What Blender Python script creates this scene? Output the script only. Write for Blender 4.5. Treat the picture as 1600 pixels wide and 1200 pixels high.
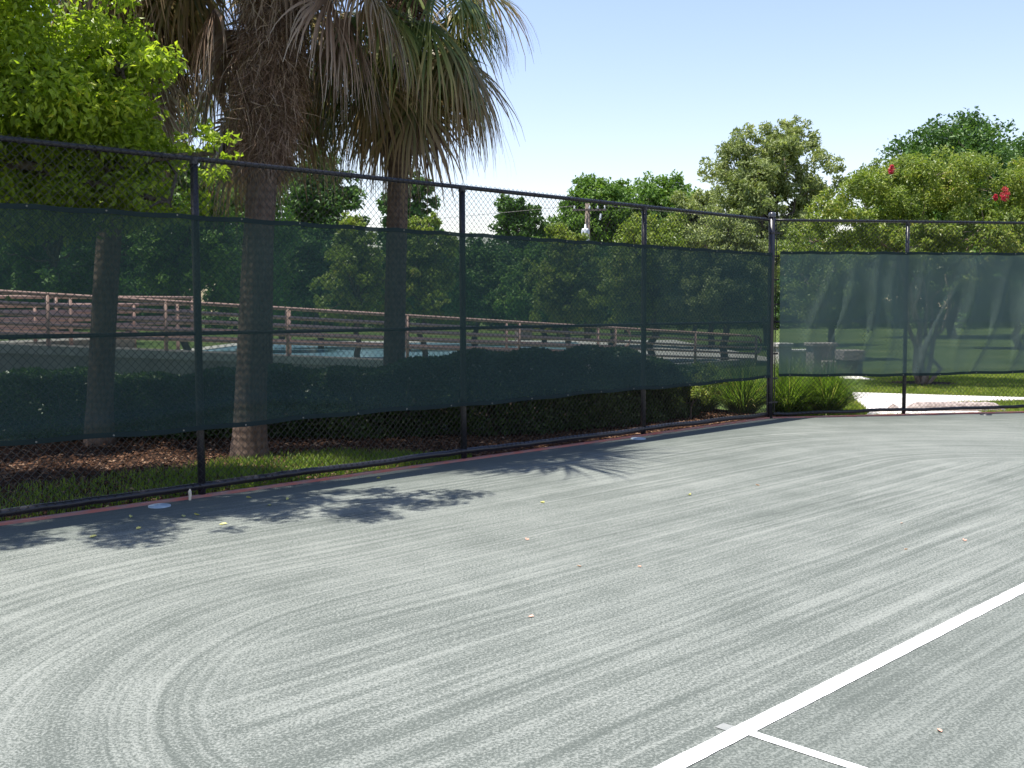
import bpy, math, random
import numpy as np
from mathutils import Vector, Matrix

for o in list(bpy.data.objects):
    bpy.data.objects.remove(o)
scene = bpy.context.scene
COL = scene.collection
R = math.radians

# ---------------------------------------------------------------- camera
cam_data = bpy.data.cameras.new("camera")
cam = bpy.data.objects.new("camera", cam_data)
COL.objects.link(cam)
cam.location = (0, 0, 1.691)
cam.rotation_euler = (R(90 - 4.051), 0, 0)
cam.rotation_euler = (Matrix.Rotation(R(90 - 4.051), 3, 'X') @ Matrix.Rotation(R(-0.211), 3, 'Z')).to_euler()
cam_data.sensor_width = 36.0
cam_data.lens = 36.0 * 1635.4 / 1600
cam_data.clip_start = 0.1
cam_data.clip_end = 3000
scene.camera = cam

# ---------------------------------------------------------------- world and sun
SUN_TO = Vector((-0.814, -0.17, 3.05)).normalized()
world = bpy.data.worlds.new("World")
scene.world = world
world.use_nodes = True
wn = world.node_tree
wn.nodes.clear()
w_out = wn.nodes.new("ShaderNodeOutputWorld")
w_bg = wn.nodes.new("ShaderNodeBackground")
w_sky = wn.nodes.new("ShaderNodeTexSky")
w_sky.sky_type = 'NISHITA'
w_sky.sun_disc = False
w_sky.sun_elevation = R(74.7)
w_sky.sun_rotation = R(258)
w_sky.air_density = 1.35
w_sky.dust_density = 0.2
w_sky.ozone_density = 1.0
w_bg.inputs[1].default_value = 0.09
w_tint = wn.nodes.new("ShaderNodeMix")          # hazier, less cyan summer sky
w_tint.data_type = 'RGBA'
w_tint.blend_type = 'MULTIPLY'
w_tint.inputs[0].default_value = 1.0
w_tint.inputs[7].default_value = (1.09, 0.995, 1.12, 1)
wn.links.new(w_sky.outputs[0], w_tint.inputs[6])
wn.links.new(w_tint.outputs[2], w_bg.inputs[0])
wn.links.new(w_bg.outputs[0], w_out.inputs[0])

sd = bpy.data.lights.new("sun", 'SUN')
sd.energy = 4.5
sd.angle = R(0.53)
sd.color = (1.0, 0.955, 0.88)
sun = bpy.data.objects.new("sun", sd)
COL.objects.link(sun)
sun.rotation_euler = SUN_TO.to_track_quat('Z', 'Y').to_euler()

vs = scene.view_settings
vs.view_transform = 'Standard'
vs.look = 'None'
vs.exposure = 1.1
vs.gamma = 1.0
vs.use_curve_mapping = False
scene.render.engine = 'CYCLES'
scene.cycles.max_bounces = 8
scene.cycles.transparent_max_bounces = 24
scene.cycles.transmission_bounces = 4
scene.cycles.use_denoising = True

# ---------------------------------------------------------------- geometry of the place
uu = np.array([0.71302, 0.70114]); nn = np.array([0.70114, -0.71302])
CC = np.array([3.989, 16.152]); u2 = np.array([0.98527, 0.17100]); n2 = np.array([0.1710, -0.98527])

def sn(s, n):
    """s metres back from the corner along the long fence, n metres into the court from it."""
    return CC - uu * s + nn * n

def sn2(t, n):
    return CC + u2 * t + n2 * n

# ---------------------------------------------------------------- helpers
def tag(o, label=None, cat=None, group=None, kind=None):
    if label: o["label"] = label
    if cat: o["category"] = cat
    if group: o["group"] = group
    if kind: o["kind"] = kind
    return o

def empty(name, loc, label=None, cat=None, group=None):
    o = bpy.data.objects.new(name, None)
    o.empty_display_size = 0.2
    COL.objects.link(o)
    o.location = loc
    return tag(o, label, cat, group)

def link_mesh(name, me, parent=None, loc=(0, 0, 0)):
    o = bpy.data.objects.new(name, me)
    COL.objects.link(o)
    if parent is not None:
        o.parent = parent
    o.location = loc
    return o

def mesh_np(name, verts, faces, mat, smooth=False, attr=None):
    """faces: an array (n,k) or a list of such arrays."""
    if not isinstance(faces, (list, tuple)):
        faces = [faces]
    verts = np.asarray(verts, dtype=np.float32)
    me = bpy.data.meshes.new(name)
    me.vertices.add(len(verts))
    me.vertices.foreach_set("co", verts.ravel())
    faces = [np.asarray(f, dtype=np.int32) for f in faces if len(f)]
    nl = sum(f.size for f in faces)
    me.loops.add(nl)
    me.loops.foreach_set("vertex_index", np.concatenate([f.ravel() for f in faces]))
    npoly = sum(len(f) for f in faces)
    me.polygons.add(npoly)
    starts, tot, off = [], [], 0
    for f in faces:
        k = f.shape[1]
        starts.append(off + np.arange(len(f)) * k)
        tot.append(np.full(len(f), k))
        off += f.size
    me.polygons.foreach_set("loop_start", np.concatenate(starts).astype(np.int32))
    me.polygons.foreach_set("loop_total", np.concatenate(tot).astype(np.int32))
    me.polygons.foreach_set("use_smooth", np.full(npoly, bool(smooth)))
    if attr is not None:
        a = me.attributes.new("shade", 'FLOAT', 'POINT')
        a.data.foreach_set("value", np.asarray(attr, dtype=np.float32))
    me.update(calc_edges=True)
    if mat is not None:
        me.materials.append(mat)
    return me

class MB:
    def __init__(s):
        s.v = []; s.f = {3: [], 4: []}; s.n = 0
    def add(s, v, f):
        v = np.asarray(v, float); f = np.asarray(f, int)
        s.v.append(v); s.f[f.shape[1]].append(f + s.n); s.n += len(v)
    def tube(s, pts, rad, sides=8, caps=True):
        P = np.asarray(pts, float); m = len(P)
        rad = np.full(m, rad, float) if np.isscalar(rad) else np.asarray(rad, float)
        T = np.gradient(P, axis=0)
        T /= np.linalg.norm(T, axis=1)[:, None] + 1e-12
        ref = np.array([0, 0, 1.0]) if abs(T[:, 2]).mean() < 0.8 else np.array([1.0, 0, 0])
        A = np.cross(T, ref); A /= np.linalg.norm(A, axis=1)[:, None] + 1e-12
        B = np.cross(T, A)
        an = np.arange(sides) * 2 * math.pi / sides
        ring = A[:, None, :] * np.cos(an)[None, :, None] + B[:, None, :] * np.sin(an)[None, :, None]
        V = (P[:, None, :] + ring * rad[:, None, None]).reshape(-1, 3)
        i = np.arange(m - 1)[:, None] * sides; j = np.arange(sides)[None, :]; k = (j + 1) % sides
        F = np.stack([i + j, i + k, i + sides + k, i + sides + j], -1).reshape(-1, 4)
        base = s.n
        s.add(V, F)
        if caps:
            for r0, e, flip in ((0, P[0], 1), ((m - 1) * sides, P[-1], 0)):
                c = s.n
                s.v.append(e[None, :]); s.n += 1
                jj = np.arange(sides)
                f = np.stack([base + r0 + jj, base + r0 + (jj + 1) % sides, np.full(sides, c)], -1)
                s.f[3].append(f if not flip else f[:, ::-1])
    def box(s, c, size, rz=0.0, top=1.0):
        x, y, z = [q / 2 for q in size]
        v = np.array([[-x, -y, -z], [x, -y, -z], [x, y, -z], [-x, y, -z], [-x * top, -y * top, z], [x * top, -y * top, z], [x * top, y * top, z], [-x * top, y * top, z]])
        co, si = math.cos(rz), math.sin(rz)
        v = v @ np.array([[co, si, 0], [-si, co, 0], [0, 0, 1]]) + np.asarray(c, float)
        s.add(v, [[0, 3, 2, 1], [4, 5, 6, 7], [0, 1, 5, 4], [1, 2, 6, 5], [2, 3, 7, 6], [3, 0, 4, 7]])
    def lathe(s, prof, c=(0, 0, 0), sides=20):
        pr = np.asarray(prof, float); m = len(pr)
        an = np.arange(sides) * 2 * math.pi / sides
        V = np.stack([pr[:, 0][:, None] * np.cos(an), pr[:, 0][:, None] * np.sin(an), np.repeat(pr[:, 1][:, None], sides, 1)], -1).reshape(-1, 3) + np.asarray(c, float)
        i = np.arange(m - 1)[:, None] * sides; j = np.arange(sides)[None, :]; k = (j + 1) % sides
        s.add(V, np.stack([i + j, i + k, i + sides + k, i + sides + j], -1).reshape(-1, 4))
    def build(s, name, mat, parent=None, smooth=False, loc=(0, 0, 0), local=None):
        V = np.concatenate(s.v)
        if local is not None:
            V = V - np.asarray(local, float)
        fs = [np.concatenate(f) for f in s.f.values() if f]
        return link_mesh(name, mesh_np(name, V, fs, mat, smooth), parent, loc)

def poly_sheet(name, pts, z, mat, kind="structure", thick=0.0, parent=None):
    """A flat polygon (with skirt when thick) given as xy points, counter-clockwise."""
    pts = [tuple(p) for p in pts]
    me = bpy.data.meshes.new(name)
    n = len(pts)
    V = [(p[0], p[1], z) for p in pts]
    F = [list(range(n))]
    if thick:
        V += [(p[0], p[1], z - thick) for p in pts]
        F += [[(i + 1) % n, i, n + i, n + (i + 1) % n] for i in range(n)]
    me.from_pydata(V, [], F)
    me.update()
    if me.polygons[0].normal.z < 0:
        me.flip_normals()
    me.materials.append(mat)
    o = link_mesh(name, me, parent)
    if kind: o["kind"] = kind
    return o

# ---------------------------------------------------------------- materials
class NT:
    def __init__(s, name):
        s.m = bpy.data.materials.new(name); s.m.use_nodes = True
        s.t = s.m.node_tree; s.t.nodes.clear()
        s.out = s.t.nodes.new("ShaderNodeOutputMaterial")
    def n(s, typ, **kw):
        x = s.t.nodes.new("ShaderNode" + typ)
        for k, v in kw.items(): setattr(x, k, v)
        return x
    def put(s, node, idx, v):
        if hasattr(v, "is_output"): s.t.links.new(v, node.inputs[idx])
        else: node.inputs[idx].default_value = v
    def math(s, op, a, b=None, c=None, clamp=False):
        x = s.n("Math", operation=op); x.use_clamp = clamp
        for i, v in enumerate((a, b, c)):
            if v is not None: s.put(x, i, v)
        return x.outputs[0]
    def vmath(s, op, a, b):
        x = s.n("VectorMath", operation=op)
        s.put(x, 0, a); s.put(x, 1, b)
        return x.outputs["Value"] if op in ("DOT_PRODUCT", "LENGTH", "DISTANCE") else x.outputs[0]
    def comb(s, x, y, z):
        c = s.n("CombineXYZ")
        for i, v in enumerate((x, y, z)): s.put(c, i, v)
        return c.outputs[0]
    def noise(s, vec, scale, detail=3.0, rough=0.55):
        x = s.n("TexNoise"); x.inputs["Scale"].default_value = scale
        x.inputs["Detail"].default_value = detail; x.inputs["Roughness"].default_value = rough
        if vec is not None: s.t.links.new(vec, x.inputs["Vector"])
        return x.outputs["Fac"]
    def ramp(s, fac, stops):
        x = s.n("ValToRGB"); e = x.color_ramp.elements
        while len(e) < len(stops): e.new(0.5)
        for el, (p, c) in zip(e, stops):
            el.position = p; el.color = (*c, 1)
        s.put(x, 0, fac)
        return x.outputs[0]
    def smooth(s, v, a, b):
        x = s.n("MapRange", interpolation_type='SMOOTHSTEP')
        s.put(x, 0, v); x.inputs[1].default_value = a; x.inputs[2].default_value = b
        x.inputs[3].default_value = 0; x.inputs[4].default_value = 1
        return x.outputs[0]
    def mix(s, f, a, b):
        x = s.n("Mix", data_type='RGBA')
        s.put(x, 0, f); s.put(x, 6, a if hasattr(a, "is_output") else (*a, 1)); s.put(x, 7, b if hasattr(b, "is_output") else (*b, 1))
        return x.outputs[2]
    def pos(s): return s.n("NewGeometry").outputs["Position"]
    def obj(s): return s.n("TexCoord").outputs["Object"]
    def rnd(s): return s.n("NewGeometry").outputs["Random Per Island"]
    def orand(s): return s.n("ObjectInfo").outputs["Random"]
    def bump(s, h, strength=0.4, dist=0.02):
        b = s.n("Bump"); b.inputs["Strength"].default_value = strength; b.inputs["Distance"].default_value = dist
        s.put(b, "Height", h); return b.outputs[0]
    def bsdf(s, color, rough=0.7, normal=None, spec=0.3, metal=0.0):
        b = s.n("BsdfPrincipled")
        s.put(b, "Base Color", color if hasattr(color, "is_output") else (*color, 1))
        s.put(b, "Roughness", rough); b.inputs["Specular IOR Level"].default_value = spec; b.inputs["Metallic"].default_value = metal
        if normal is not None: s.t.links.new(normal, b.inputs["Normal"])
        return b.outputs[0]
    def end(s, shader):
        s.t.links.new(shader, s.out.inputs[0]); return s.m

def mat_plain(name, a, b=None, scale=8.0, rough=0.7, bump=0.2, bdist=0.01, spec=0.3, detail=4):
    t = NT(name); p = t.pos()
    f = t.noise(p, scale, detail)
    b = b or tuple(c * 0.7 for c in a)
    col = t.mix(t.smooth(f, 0.3, 0.7), b, a)
    nrm = t.bump(t.noise(p, scale * 4, 4), bump, bdist) if bump else None
    return t.end(t.bsdf(col, rough, nrm, spec))

def mat_leaf(name, stops, transl=0.35, rough=0.45, spec=0.35, big=0.0, bigscale=0.6, tcol=1.3):
    """Leaf colours chosen per leaf, with light passing through the blade."""
    t = NT(name)
    r = t.rnd()
    if big:
        nz = t.noise(t.pos(), bigscale, 2)
        r = t.math('ADD', t.math('MULTIPLY', r, 1 - big), t.math('MULTIPLY', t.smooth(nz, 0.3, 0.7), big), clamp=True)
    col = t.ramp(r, stops)
    b = t.bsdf(col, rough, None, spec)
    tr = t.n("BsdfTranslucent")
    tc = t.n("Mix", data_type='RGBA', blend_type='MULTIPLY'); tc.inputs[0].default_value = 1
    t.put(tc, 6, col); tc.inputs[7].default_value = (tcol * 1.05, tcol * 1.15, tcol * 0.55, 1)
    t.t.links.new(tc.outputs[2], tr.inputs[0])
    mx = t.n("MixShader"); mx.inputs[0].default_value = transl
    t.t.links.new(b, mx.inputs[1]); t.t.links.new(tr.outputs[0], mx.inputs[2])
    return t.end(mx.outputs[0])

def mat_court():
    t = NT("green_clay"); P = t.pos()
    c1 = (0.17, 4.8, 0)
    rel = t.vmath('SUBTRACT', P, c1)
    U = t.vmath('DOT_PRODUCT', rel, (uu[0], uu[1], 0))
    V = t.vmath('DOT_PRODUCT', rel, (nn[0], nn[1], 0))
    wob = t.math('MULTIPLY', t.math('SUBTRACT', t.noise(P, 0.7, 2), 0.5), 0.07)
    cl = t.math('MAXIMUM', t.math('MINIMUM', U, 7.47), 0.0)
    qx = t.math('SUBTRACT', U, cl)
    S = t.math('SQRT', t.math('ADD', t.math('MULTIPLY', qx, qx), t.math('MULTIPLY', V, V)))
    S = t.math('ADD', S, wob)
    Vw = t.math('ADD', V, wob)
    lowU = t.math('MULTIPLY', U, 0.18); lowV = t.math('MULTIPLY', V, 0.18)
    st = t.noise(t.comb(t.math('MULTIPLY', S, 17.0), lowU, lowV), 1.0, 6.0, 0.72)
    ss = t.noise(t.comb(t.math('MULTIPLY', Vw, 19.0), t.math('MULTIPLY', U, 0.32), 7.3), 1.0, 6.0, 0.72)
    inner = t.smooth(S, 1.25, 1.75)
    side = t.math('MULTIPLY', inner, t.smooth(t.math('MULTIPLY', V, -1.0), -0.2, 0.9))
    left = t.math('MULTIPLY', inner, t.smooth(U, 0.6, -0.1))
    arcs = t.math('MAXIMUM', side, left)
    streak = t.math('ADD', t.math('MULTIPLY', st, arcs), t.math('MULTIPLY', ss, t.math('SUBTRACT', 1.0, arcs)))
    # loose sand on the swept surface
    g1 = t.noise(P, 85.0, 4.0, 0.75)
    g2 = t.noise(P, 48.0, 2.0, 0.6)
    big = t.noise(P, 0.55, 3.0, 0.5)
    blot = t.noise(P, 2.6, 4.0, 0.6)
    v = t.math('MULTIPLY_ADD', t.math('SUBTRACT', streak, 0.5), 2.1, 0.5)
    v = t.math('MULTIPLY_ADD', t.math('SUBTRACT', g1, 0.5), 4.0, v)
    v = t.math('MULTIPLY_ADD', t.math('SUBTRACT', g2, 0.5), 1.3, v)
    v = t.math('MULTIPLY_ADD', t.math('SUBTRACT', big, 0.5), 0.7, v)
    v = t.math('MULTIPLY_ADD', t.math('SUBTRACT', blot, 0.5), 0.55, v)
    v = t.smooth(v, -0.05, 1.1)
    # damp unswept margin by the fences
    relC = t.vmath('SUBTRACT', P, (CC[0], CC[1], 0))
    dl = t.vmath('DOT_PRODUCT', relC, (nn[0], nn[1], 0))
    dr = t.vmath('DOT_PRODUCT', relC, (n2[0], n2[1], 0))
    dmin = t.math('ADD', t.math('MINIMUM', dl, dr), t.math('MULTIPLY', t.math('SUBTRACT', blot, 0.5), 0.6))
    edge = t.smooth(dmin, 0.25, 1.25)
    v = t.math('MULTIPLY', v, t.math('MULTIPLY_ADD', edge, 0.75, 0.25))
    # inside the baseline the sand is thinner
    ins = t.smooth(dl, 6.45, 6.6)
    v = t.math('MULTIPLY', v, t.math('MULTIPLY_ADD', ins, -0.22, 1.0))
    col = t.ramp(v, [(0.0, (0.084, 0.095, 0.085)), (0.5, (0.155, 0.169, 0.152)), (1.0, (0.238, 0.250, 0.226))])
    h = t.math('ADD', t.math('MULTIPLY', g1, 0.6), t.math('MULTIPLY', v, 0.5))
    return t.end(t.bsdf(col, 0.95, t.bump(h, 0.45, 0.006), 0.1))

def mat_screen(name, t0, base, tcol):
    """Woven windscreen cloth: the weave closes up as one looks along it."""
    t = NT(name); g = t.n("NewGeometry")
    c = t.math('ABSOLUTE', t.vmath('DOT_PRODUCT', g.outputs["Normal"], g.outputs["Incoming"]))
    c = t.math('MAXIMUM', c, 0.04)
    T = t.math('POWER', t0, t.math('DIVIDE', 1.0, c))
    nz = t.noise(g.outputs["Position"], 3.0, 4)
    col = t.mix(nz, tuple(0.8 * x for x in base), tuple(1.25 * x for x in base))
    b = t.bsdf(col, 0.75, None, 0.25)
    tr = t.n("BsdfTranslucent"); tr.inputs[0].default_value = (*[1.2 * x for x in base], 1)
    m1 = t.n("MixShader"); m1.inputs[0].default_value = 0.35
    t.t.links.new(b, m1.inputs[1]); t.t.links.new(tr.outputs[0], m1.inputs[2])
    tp = t.n("BsdfTransparent"); tp.inputs[0].default_value = (*tcol, 1)
    m2 = t.n("MixShader"); t.put(m2, 0, T)
    t.t.links.new(m1.outputs[0], m2.inputs[1]); t.t.links.new(tp.outputs[0], m2.inputs[2])
    return t.end(m2.outputs[0])

def mat_ground():
    t = NT("lawn_ground"); P = t.pos()
    a = t.noise(P, 0.25, 5); b = t.noise(P, 9.0, 4, 0.7); c = t.noise(P, 60.0, 2)
    v = t.math('MULTIPLY_ADD', t.math('SUBTRACT', b, 0.5), 0.9, a)
    v = t.math('MULTIPLY_ADD', t.math('SUBTRACT', c, 0.5), 0.6, v)
    col = t.ramp(v, [(0.2, (0.040, 0.060, 0.015)), (0.5, (0.075, 0.115, 0.024)), (0.8, (0.15, 0.165, 0.055))])
    return t.end(t.bsdf(col, 0.9, t.bump(t.math('ADD', b, c), 0.8, 0.04), 0.15))

def mat_mulch():
    t = NT("mulch_soil"); P = t.pos()
    a = t.noise(P, 3.0, 5, 0.7); b = t.noise(P, 45.0, 4, 0.7)
    v = t.math('MULTIPLY_ADD', t.math('SUBTRACT', b, 0.5), 1.2, a)
    col = t.ramp(v, [(0.2, (0.014, 0.009, 0.006)), (0.5, (0.036, 0.022, 0.015)), (0.8, (0.09, 0.052, 0.033))])
    return t.end(t.bsdf(col, 0.95, t.bump(b, 0.9, 0.03), 0.1))

def mat_trunk(name, a, b, ring=18.0, fiber=30.0):
    t = NT(name); P = t.obj()
    sx = t.n("SeparateXYZ"); t.t.links.new(P, sx.inputs[0])
    w = t.noise(P, 3.0, 3)
    zz = t.math('ADD', t.math('MULTIPLY', sx.outputs[2], ring), t.math('MULTIPLY', w, 3.0))
    rings = t.math('SINE', zz)
    f = t.noise(t.vmath('MULTIPLY', P, (1, 1, 0.18)), fiber, 5, 0.7)
    v = t.math('MULTIPLY_ADD', rings, 0.05, f)
    col = t.mix(t.smooth(v, 0.28, 0.72), b, a)
    h = t.math('ADD', t.math('MULTIPLY', rings, 0.06), f)
    return t.end(t.bsdf(col, 0.92, t.bump(h, 0.9, 0.03), 0.1))

def mat_frond(name, stops, dead=False):
    """shade runs 0 at the stalk to 1 at the tip: tips dry out first."""
    t = NT(name)
    at = t.n("Attribute"); at.attribute_name = "shade"
    r = t.rnd(); ob = t.orand()
    v = t.math('ADD', t.math('MULTIPLY', at.outputs["Fac"], 0.55), t.math('MULTIPLY', r, 0.28))
    v = t.math('ADD', v, t.math('MULTIPLY', ob, 0.42), clamp=True)
    col = t.ramp(v, stops)
    b = t.bsdf(col, 0.42 if not dead else 0.8, None, 0.45 if not dead else 0.15)
    tr = t.n("BsdfTranslucent"); t.t.links.new(col, tr.inputs[0])
    mx = t.n("MixShader"); mx.inputs[0].default_value = 0.36 if not dead else 0.2
    t.t.links.new(b, mx.inputs[1]); t.t.links.new(tr.outputs[0], mx.inputs[2])
    return t.end(mx.outputs[0])

M = {}
M['court'] = mat_court()
M['ground'] = mat_ground()
M['mulch'] = mat_mulch()
def mat_line():
    t = NT("dusted_white_tape"); P = t.pos()
    d = t.smooth(t.math('MULTIPLY_ADD', t.noise(P, 70.0, 3, 0.7), 0.6, t.math('MULTIPLY', t.noise(P, 3.5, 3), 0.5)), 0.60, 0.74)
    return t.end(t.bsdf(t.mix(d, (0.82, 0.82, 0.80), (0.45, 0.46, 0.44)), 0.7, None, 0.2))
M['line'] = mat_line()
M['red'] = mat_plain("red_edging_paint", (0.42, 0.13, 0.10), (0.30, 0.19, 0.17), 5.0, 0.7, 0.3)
M['vinyl'] = mat_plain("black_vinyl_coating", (0.016, 0.016, 0.022), (0.011, 0.011, 0.014), 12, 0.38, 0.15, 0.003, 0.5)
M['wire'] = mat_plain("black_coated_wire", (0.020, 0.020, 0.024), (0.012, 0.012, 0.015), 5, 0.33, 0, 0, 0.5)
M['cap'] = mat_plain("post_cap_metal", (0.05, 0.05, 0.055), (0.03, 0.03, 0.035), 12, 0.25, 0, 0, 0.7)
M['screen'] = mat_screen("windscreen_cloth", 0.41, (0.030, 0.057, 0.054), (0.93, 1.0, 0.96))
M['screen_sunlit'] = mat_screen("sunlit_windscreen_cloth", 0.29, (0.090, 0.132, 0.122), (0.93, 1.0, 0.96))  # same cloth, base colour lightened so the folds look sunlit
M['hem'] = mat_screen("windscreen_hem", 0.10, (0.020, 0.036, 0.038), (0.8, 1.0, 0.95))
M['brass'] = mat_plain("grommet_metal", (0.35, 0.33, 0.27), None, 30, 0.35, 0, 0, 0.5)
M['conc'] = mat_plain("concrete", (0.46, 0.44, 0.40), (0.33, 0.31, 0.28), 5, 0.9, 0.35, 0.01)
M['walk'] = mat_plain("walkway_concrete", (0.62, 0.58, 0.55), (0.52, 0.48, 0.45), 3, 0.9, 0.25, 0.01)
M['pink'] = mat_plain("pitted_coral_stone", (0.48, 0.41, 0.38), (0.25, 0.20, 0.18), 14, 0.95, 0.9, 0.03)
M['stucco'] = mat_plain("ramp_wall_stucco", (0.30, 0.275, 0.245), (0.23, 0.21, 0.19), 2, 0.95, 0.3, 0.01)
M['rail'] = mat_plain("terracotta_rail_paint", (0.64, 0.40, 0.33), (0.52, 0.31, 0.25), 6, 0.45, 0.1, 0.004, 0.4)
M['water'] = mat_plain("pool_water", (0.27, 0.46, 0.60), (0.22, 0.40, 0.54), 1.5, 0.12, 0.25, 0.02, 0.5)
M['bark'] = mat_trunk("grey_bark", (0.17, 0.14, 0.115), (0.07, 0.055, 0.045), 4, 26)
M['crapebark'] = mat_trunk("pale_smooth_bark", (0.40, 0.32, 0.25), (0.22, 0.16, 0.12), 3, 9)
M['palmbark'] = mat_trunk("palm_bark", (0.215, 0.155, 0.12), (0.10, 0.07, 0.055), 71, 30)
M['fibre'] = mat_trunk("palm_fibre", (0.23, 0.15, 0.11), (0.09, 0.06, 0.045), 10, 40)
M['polewood'] = mat_trunk("pole_wood", (0.20, 0.165, 0.135), (0.12, 0.095, 0.08), 1, 14)
M['tin'] = mat_plain("pale_grey_metal", (0.62, 0.64, 0.65), (0.5, 0.52, 0.54), 6, 0.45, 0.1)
M['wirefar'] = mat_plain("grey_cable", (0.16, 0.15, 0.14), None, 6, 0.6, 0)
M['disc'] = mat_plain("pale_blue_plastic_lid", (0.34, 0.42, 0.47), (0.27, 0.34, 0.39), 18, 0.55, 0.15)
M['white_stake'] = mat_plain("bleached_wood", (0.70, 0.62, 0.48), (0.5, 0.42, 0.32), 30, 0.8, 0.3)
M['frond'] = mat_frond("green_frond", [(0.0, (0.039, 0.072, 0.021)), (0.42, (0.098, 0.150, 0.036)), (0.66, (0.221, 0.240, 0.058)), (0.84, (0.390, 0.299, 0.104)), (1.0, (0.325, 0.208, 0.111))])
M['frond_old'] = mat_frond("yellowing_frond", [(0.0, (0.054, 0.081, 0.024)), (0.35, (0.128, 0.135, 0.041)), (0.65, (0.270, 0.196, 0.081)), (1.0, (0.270, 0.169, 0.095))])
M['frond_dead'] = mat_frond("dead_frond", [(0.0, (0.123, 0.075, 0.049)), (0.5, (0.239, 0.160, 0.113)), (0.85, (0.377, 0.290, 0.225)), (1.0, (0.667, 0.594, 0.507))], True)
M['lf_bright'] = mat_leaf("bright_green_leaf", [(0.0, (0.139, 0.188, 0.024)), (0.5, (0.236, 0.318, 0.031)), (0.85, (0.372, 0.424, 0.040)), (1.0, (0.600, 0.521, 0.060))], 0.45, 0.4, 0.4, 0.35, 0.9, 1.7)
M['lf_dark'] = mat_leaf("dark_green_leaf", [(0.0, (0.041, 0.088, 0.022)), (0.6, (0.080, 0.156, 0.037)), (1.0, (0.161, 0.241, 0.057))], 0.25, 0.5, 0.3, 0.4, 0.4)
M['lf_mid'] = mat_leaf("mid_green_leaf", [(0.0, (0.060, 0.120, 0.024)), (0.6, (0.124, 0.216, 0.040)), (1.0, (0.220, 0.310, 0.060))], 0.3, 0.5, 0.3, 0.4, 0.4)
M['lf_olive'] = mat_leaf("olive_leaf", [(0.0, (0.128, 0.162, 0.062)), (0.6, (0.239, 0.280, 0.100)), (1.0, (0.394, 0.414, 0.176))], 0.28, 0.5, 0.35, 0.4, 0.5)
M['lf_lime'] = mat_leaf("yellowish_green_leaf", [(0.0, (0.097, 0.143, 0.029)), (0.5, (0.175, 0.235, 0.042)), (0.85, (0.268, 0.308, 0.059)), (1.0, (0.406, 0.356, 0.114))], 0.35, 0.45, 0.4, 0.3, 0.7)
M['lf_red'] = mat_leaf("red_petal", [(0.0, (0.42, 0.03, 0.06)), (1.0, (0.62, 0.07, 0.12))], 0.3)
M['lf_hedge'] = mat_leaf("hedge_leaf", [(0.0, (0.020, 0.042, 0.010)), (0.6, (0.040, 0.080, 0.016)), (1.0, (0.085, 0.13, 0.03))], 0.25, 0.4, 0.4, 0.3, 1.5)
M['lf_yellow'] = mat_leaf("golden_shrub_leaf", [(0.0, (0.20, 0.19, 0.03)), (1.0, (0.42, 0.36, 0.05))], 0.3)
M['grass'] = mat_leaf("grass_blade", [(0.0, (0.080, 0.132, 0.020)), (0.6, (0.158, 0.232, 0.037)), (0.92, (0.263, 0.309, 0.060)), (1.0, (0.525, 0.340, 0.181))], 0.35, 0.5, 0.3, 0.35, 1.4, 1.5)
M['lawn'] = mat_leaf("sunny_lawn_blade", [(0.0, (0.116, 0.165, 0.026)), (0.6, (0.229, 0.290, 0.048)), (0.92, (0.381, 0.386, 0.078)), (1.0, (0.761, 0.425, 0.235))], 0.35, 0.5, 0.3, 0.35, 1.4, 1.5)  # grass colours lifted to look sunlit; the shaded strip keeps the darker set
M['lilyturf'] = mat_leaf("strappy_grass_blade", [(0.0, (0.054, 0.102, 0.018)), (0.6, (0.120, 0.192, 0.030)), (0.93, (0.204, 0.264, 0.060)), (1.0, (0.360, 0.300, 0.132))], 0.35, 0.4, 0.45, 0.0, 1, 1.5)
M['chips'] = mat_leaf("bark_chip", [(0.0, (0.030, 0.016, 0.010)), (0.55, (0.078, 0.039, 0.022)), (0.9, (0.156, 0.084, 0.051)), (1.0, (0.320, 0.216, 0.144))], 0.0, 0.9, 0.1)
M['fallen'] = mat_leaf("fallen_yellow_leaf", [(0.0, (0.42, 0.40, 0.10)), (1.0, (0.58, 0.55, 0.22))], 0.2)
M['petal'] = mat_leaf("fallen_pink_petal", [(0.0, (0.62, 0.30, 0.22)), (1.0, (0.70, 0.45, 0.35))], 0.2)

rng = np.random.default_rng(7)

# ================================================================ SETTING
poly_sheet("ground", [(-700, -500), (700, -500), (700, 900), (-700, 900)], -0.05, M['ground'])

# court: bounded by the two fences, runs on to the right and behind the camera
court_pts = [sn(22, 0.0), sn(22, 34), sn(-18, 34), sn2(24, 0.0), tuple(CC)]
poly_sheet("court", court_pts, 0.0, M['court'], thick=0.08)

def strip_poly(p0, p1, w, z, name, mat, off=0.0, thick=0.0):
    p0 = np.array(p0); p1 = np.array(p1); d = (p1 - p0) / np.linalg.norm(p1 - p0); q = np.array([d[1], -d[0]])
    a, b = q * (off - w / 2), q * (off + w / 2)
    return poly_sheet(name, [p0 + a, p0 + b, p1 + b, p1 + a], z, mat, thick=thick)

strip_poly(sn(15.9, 0), sn(0.03, 0), 0.062, 0.022, "court_edging", M['red'], off=0.0, thick=0.09)
strip_poly(sn2(0.03, 0), sn2(11.4, 0), 0.062, 0.020, "court_edging", M['red'], off=0.0, thick=0.09)

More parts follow.
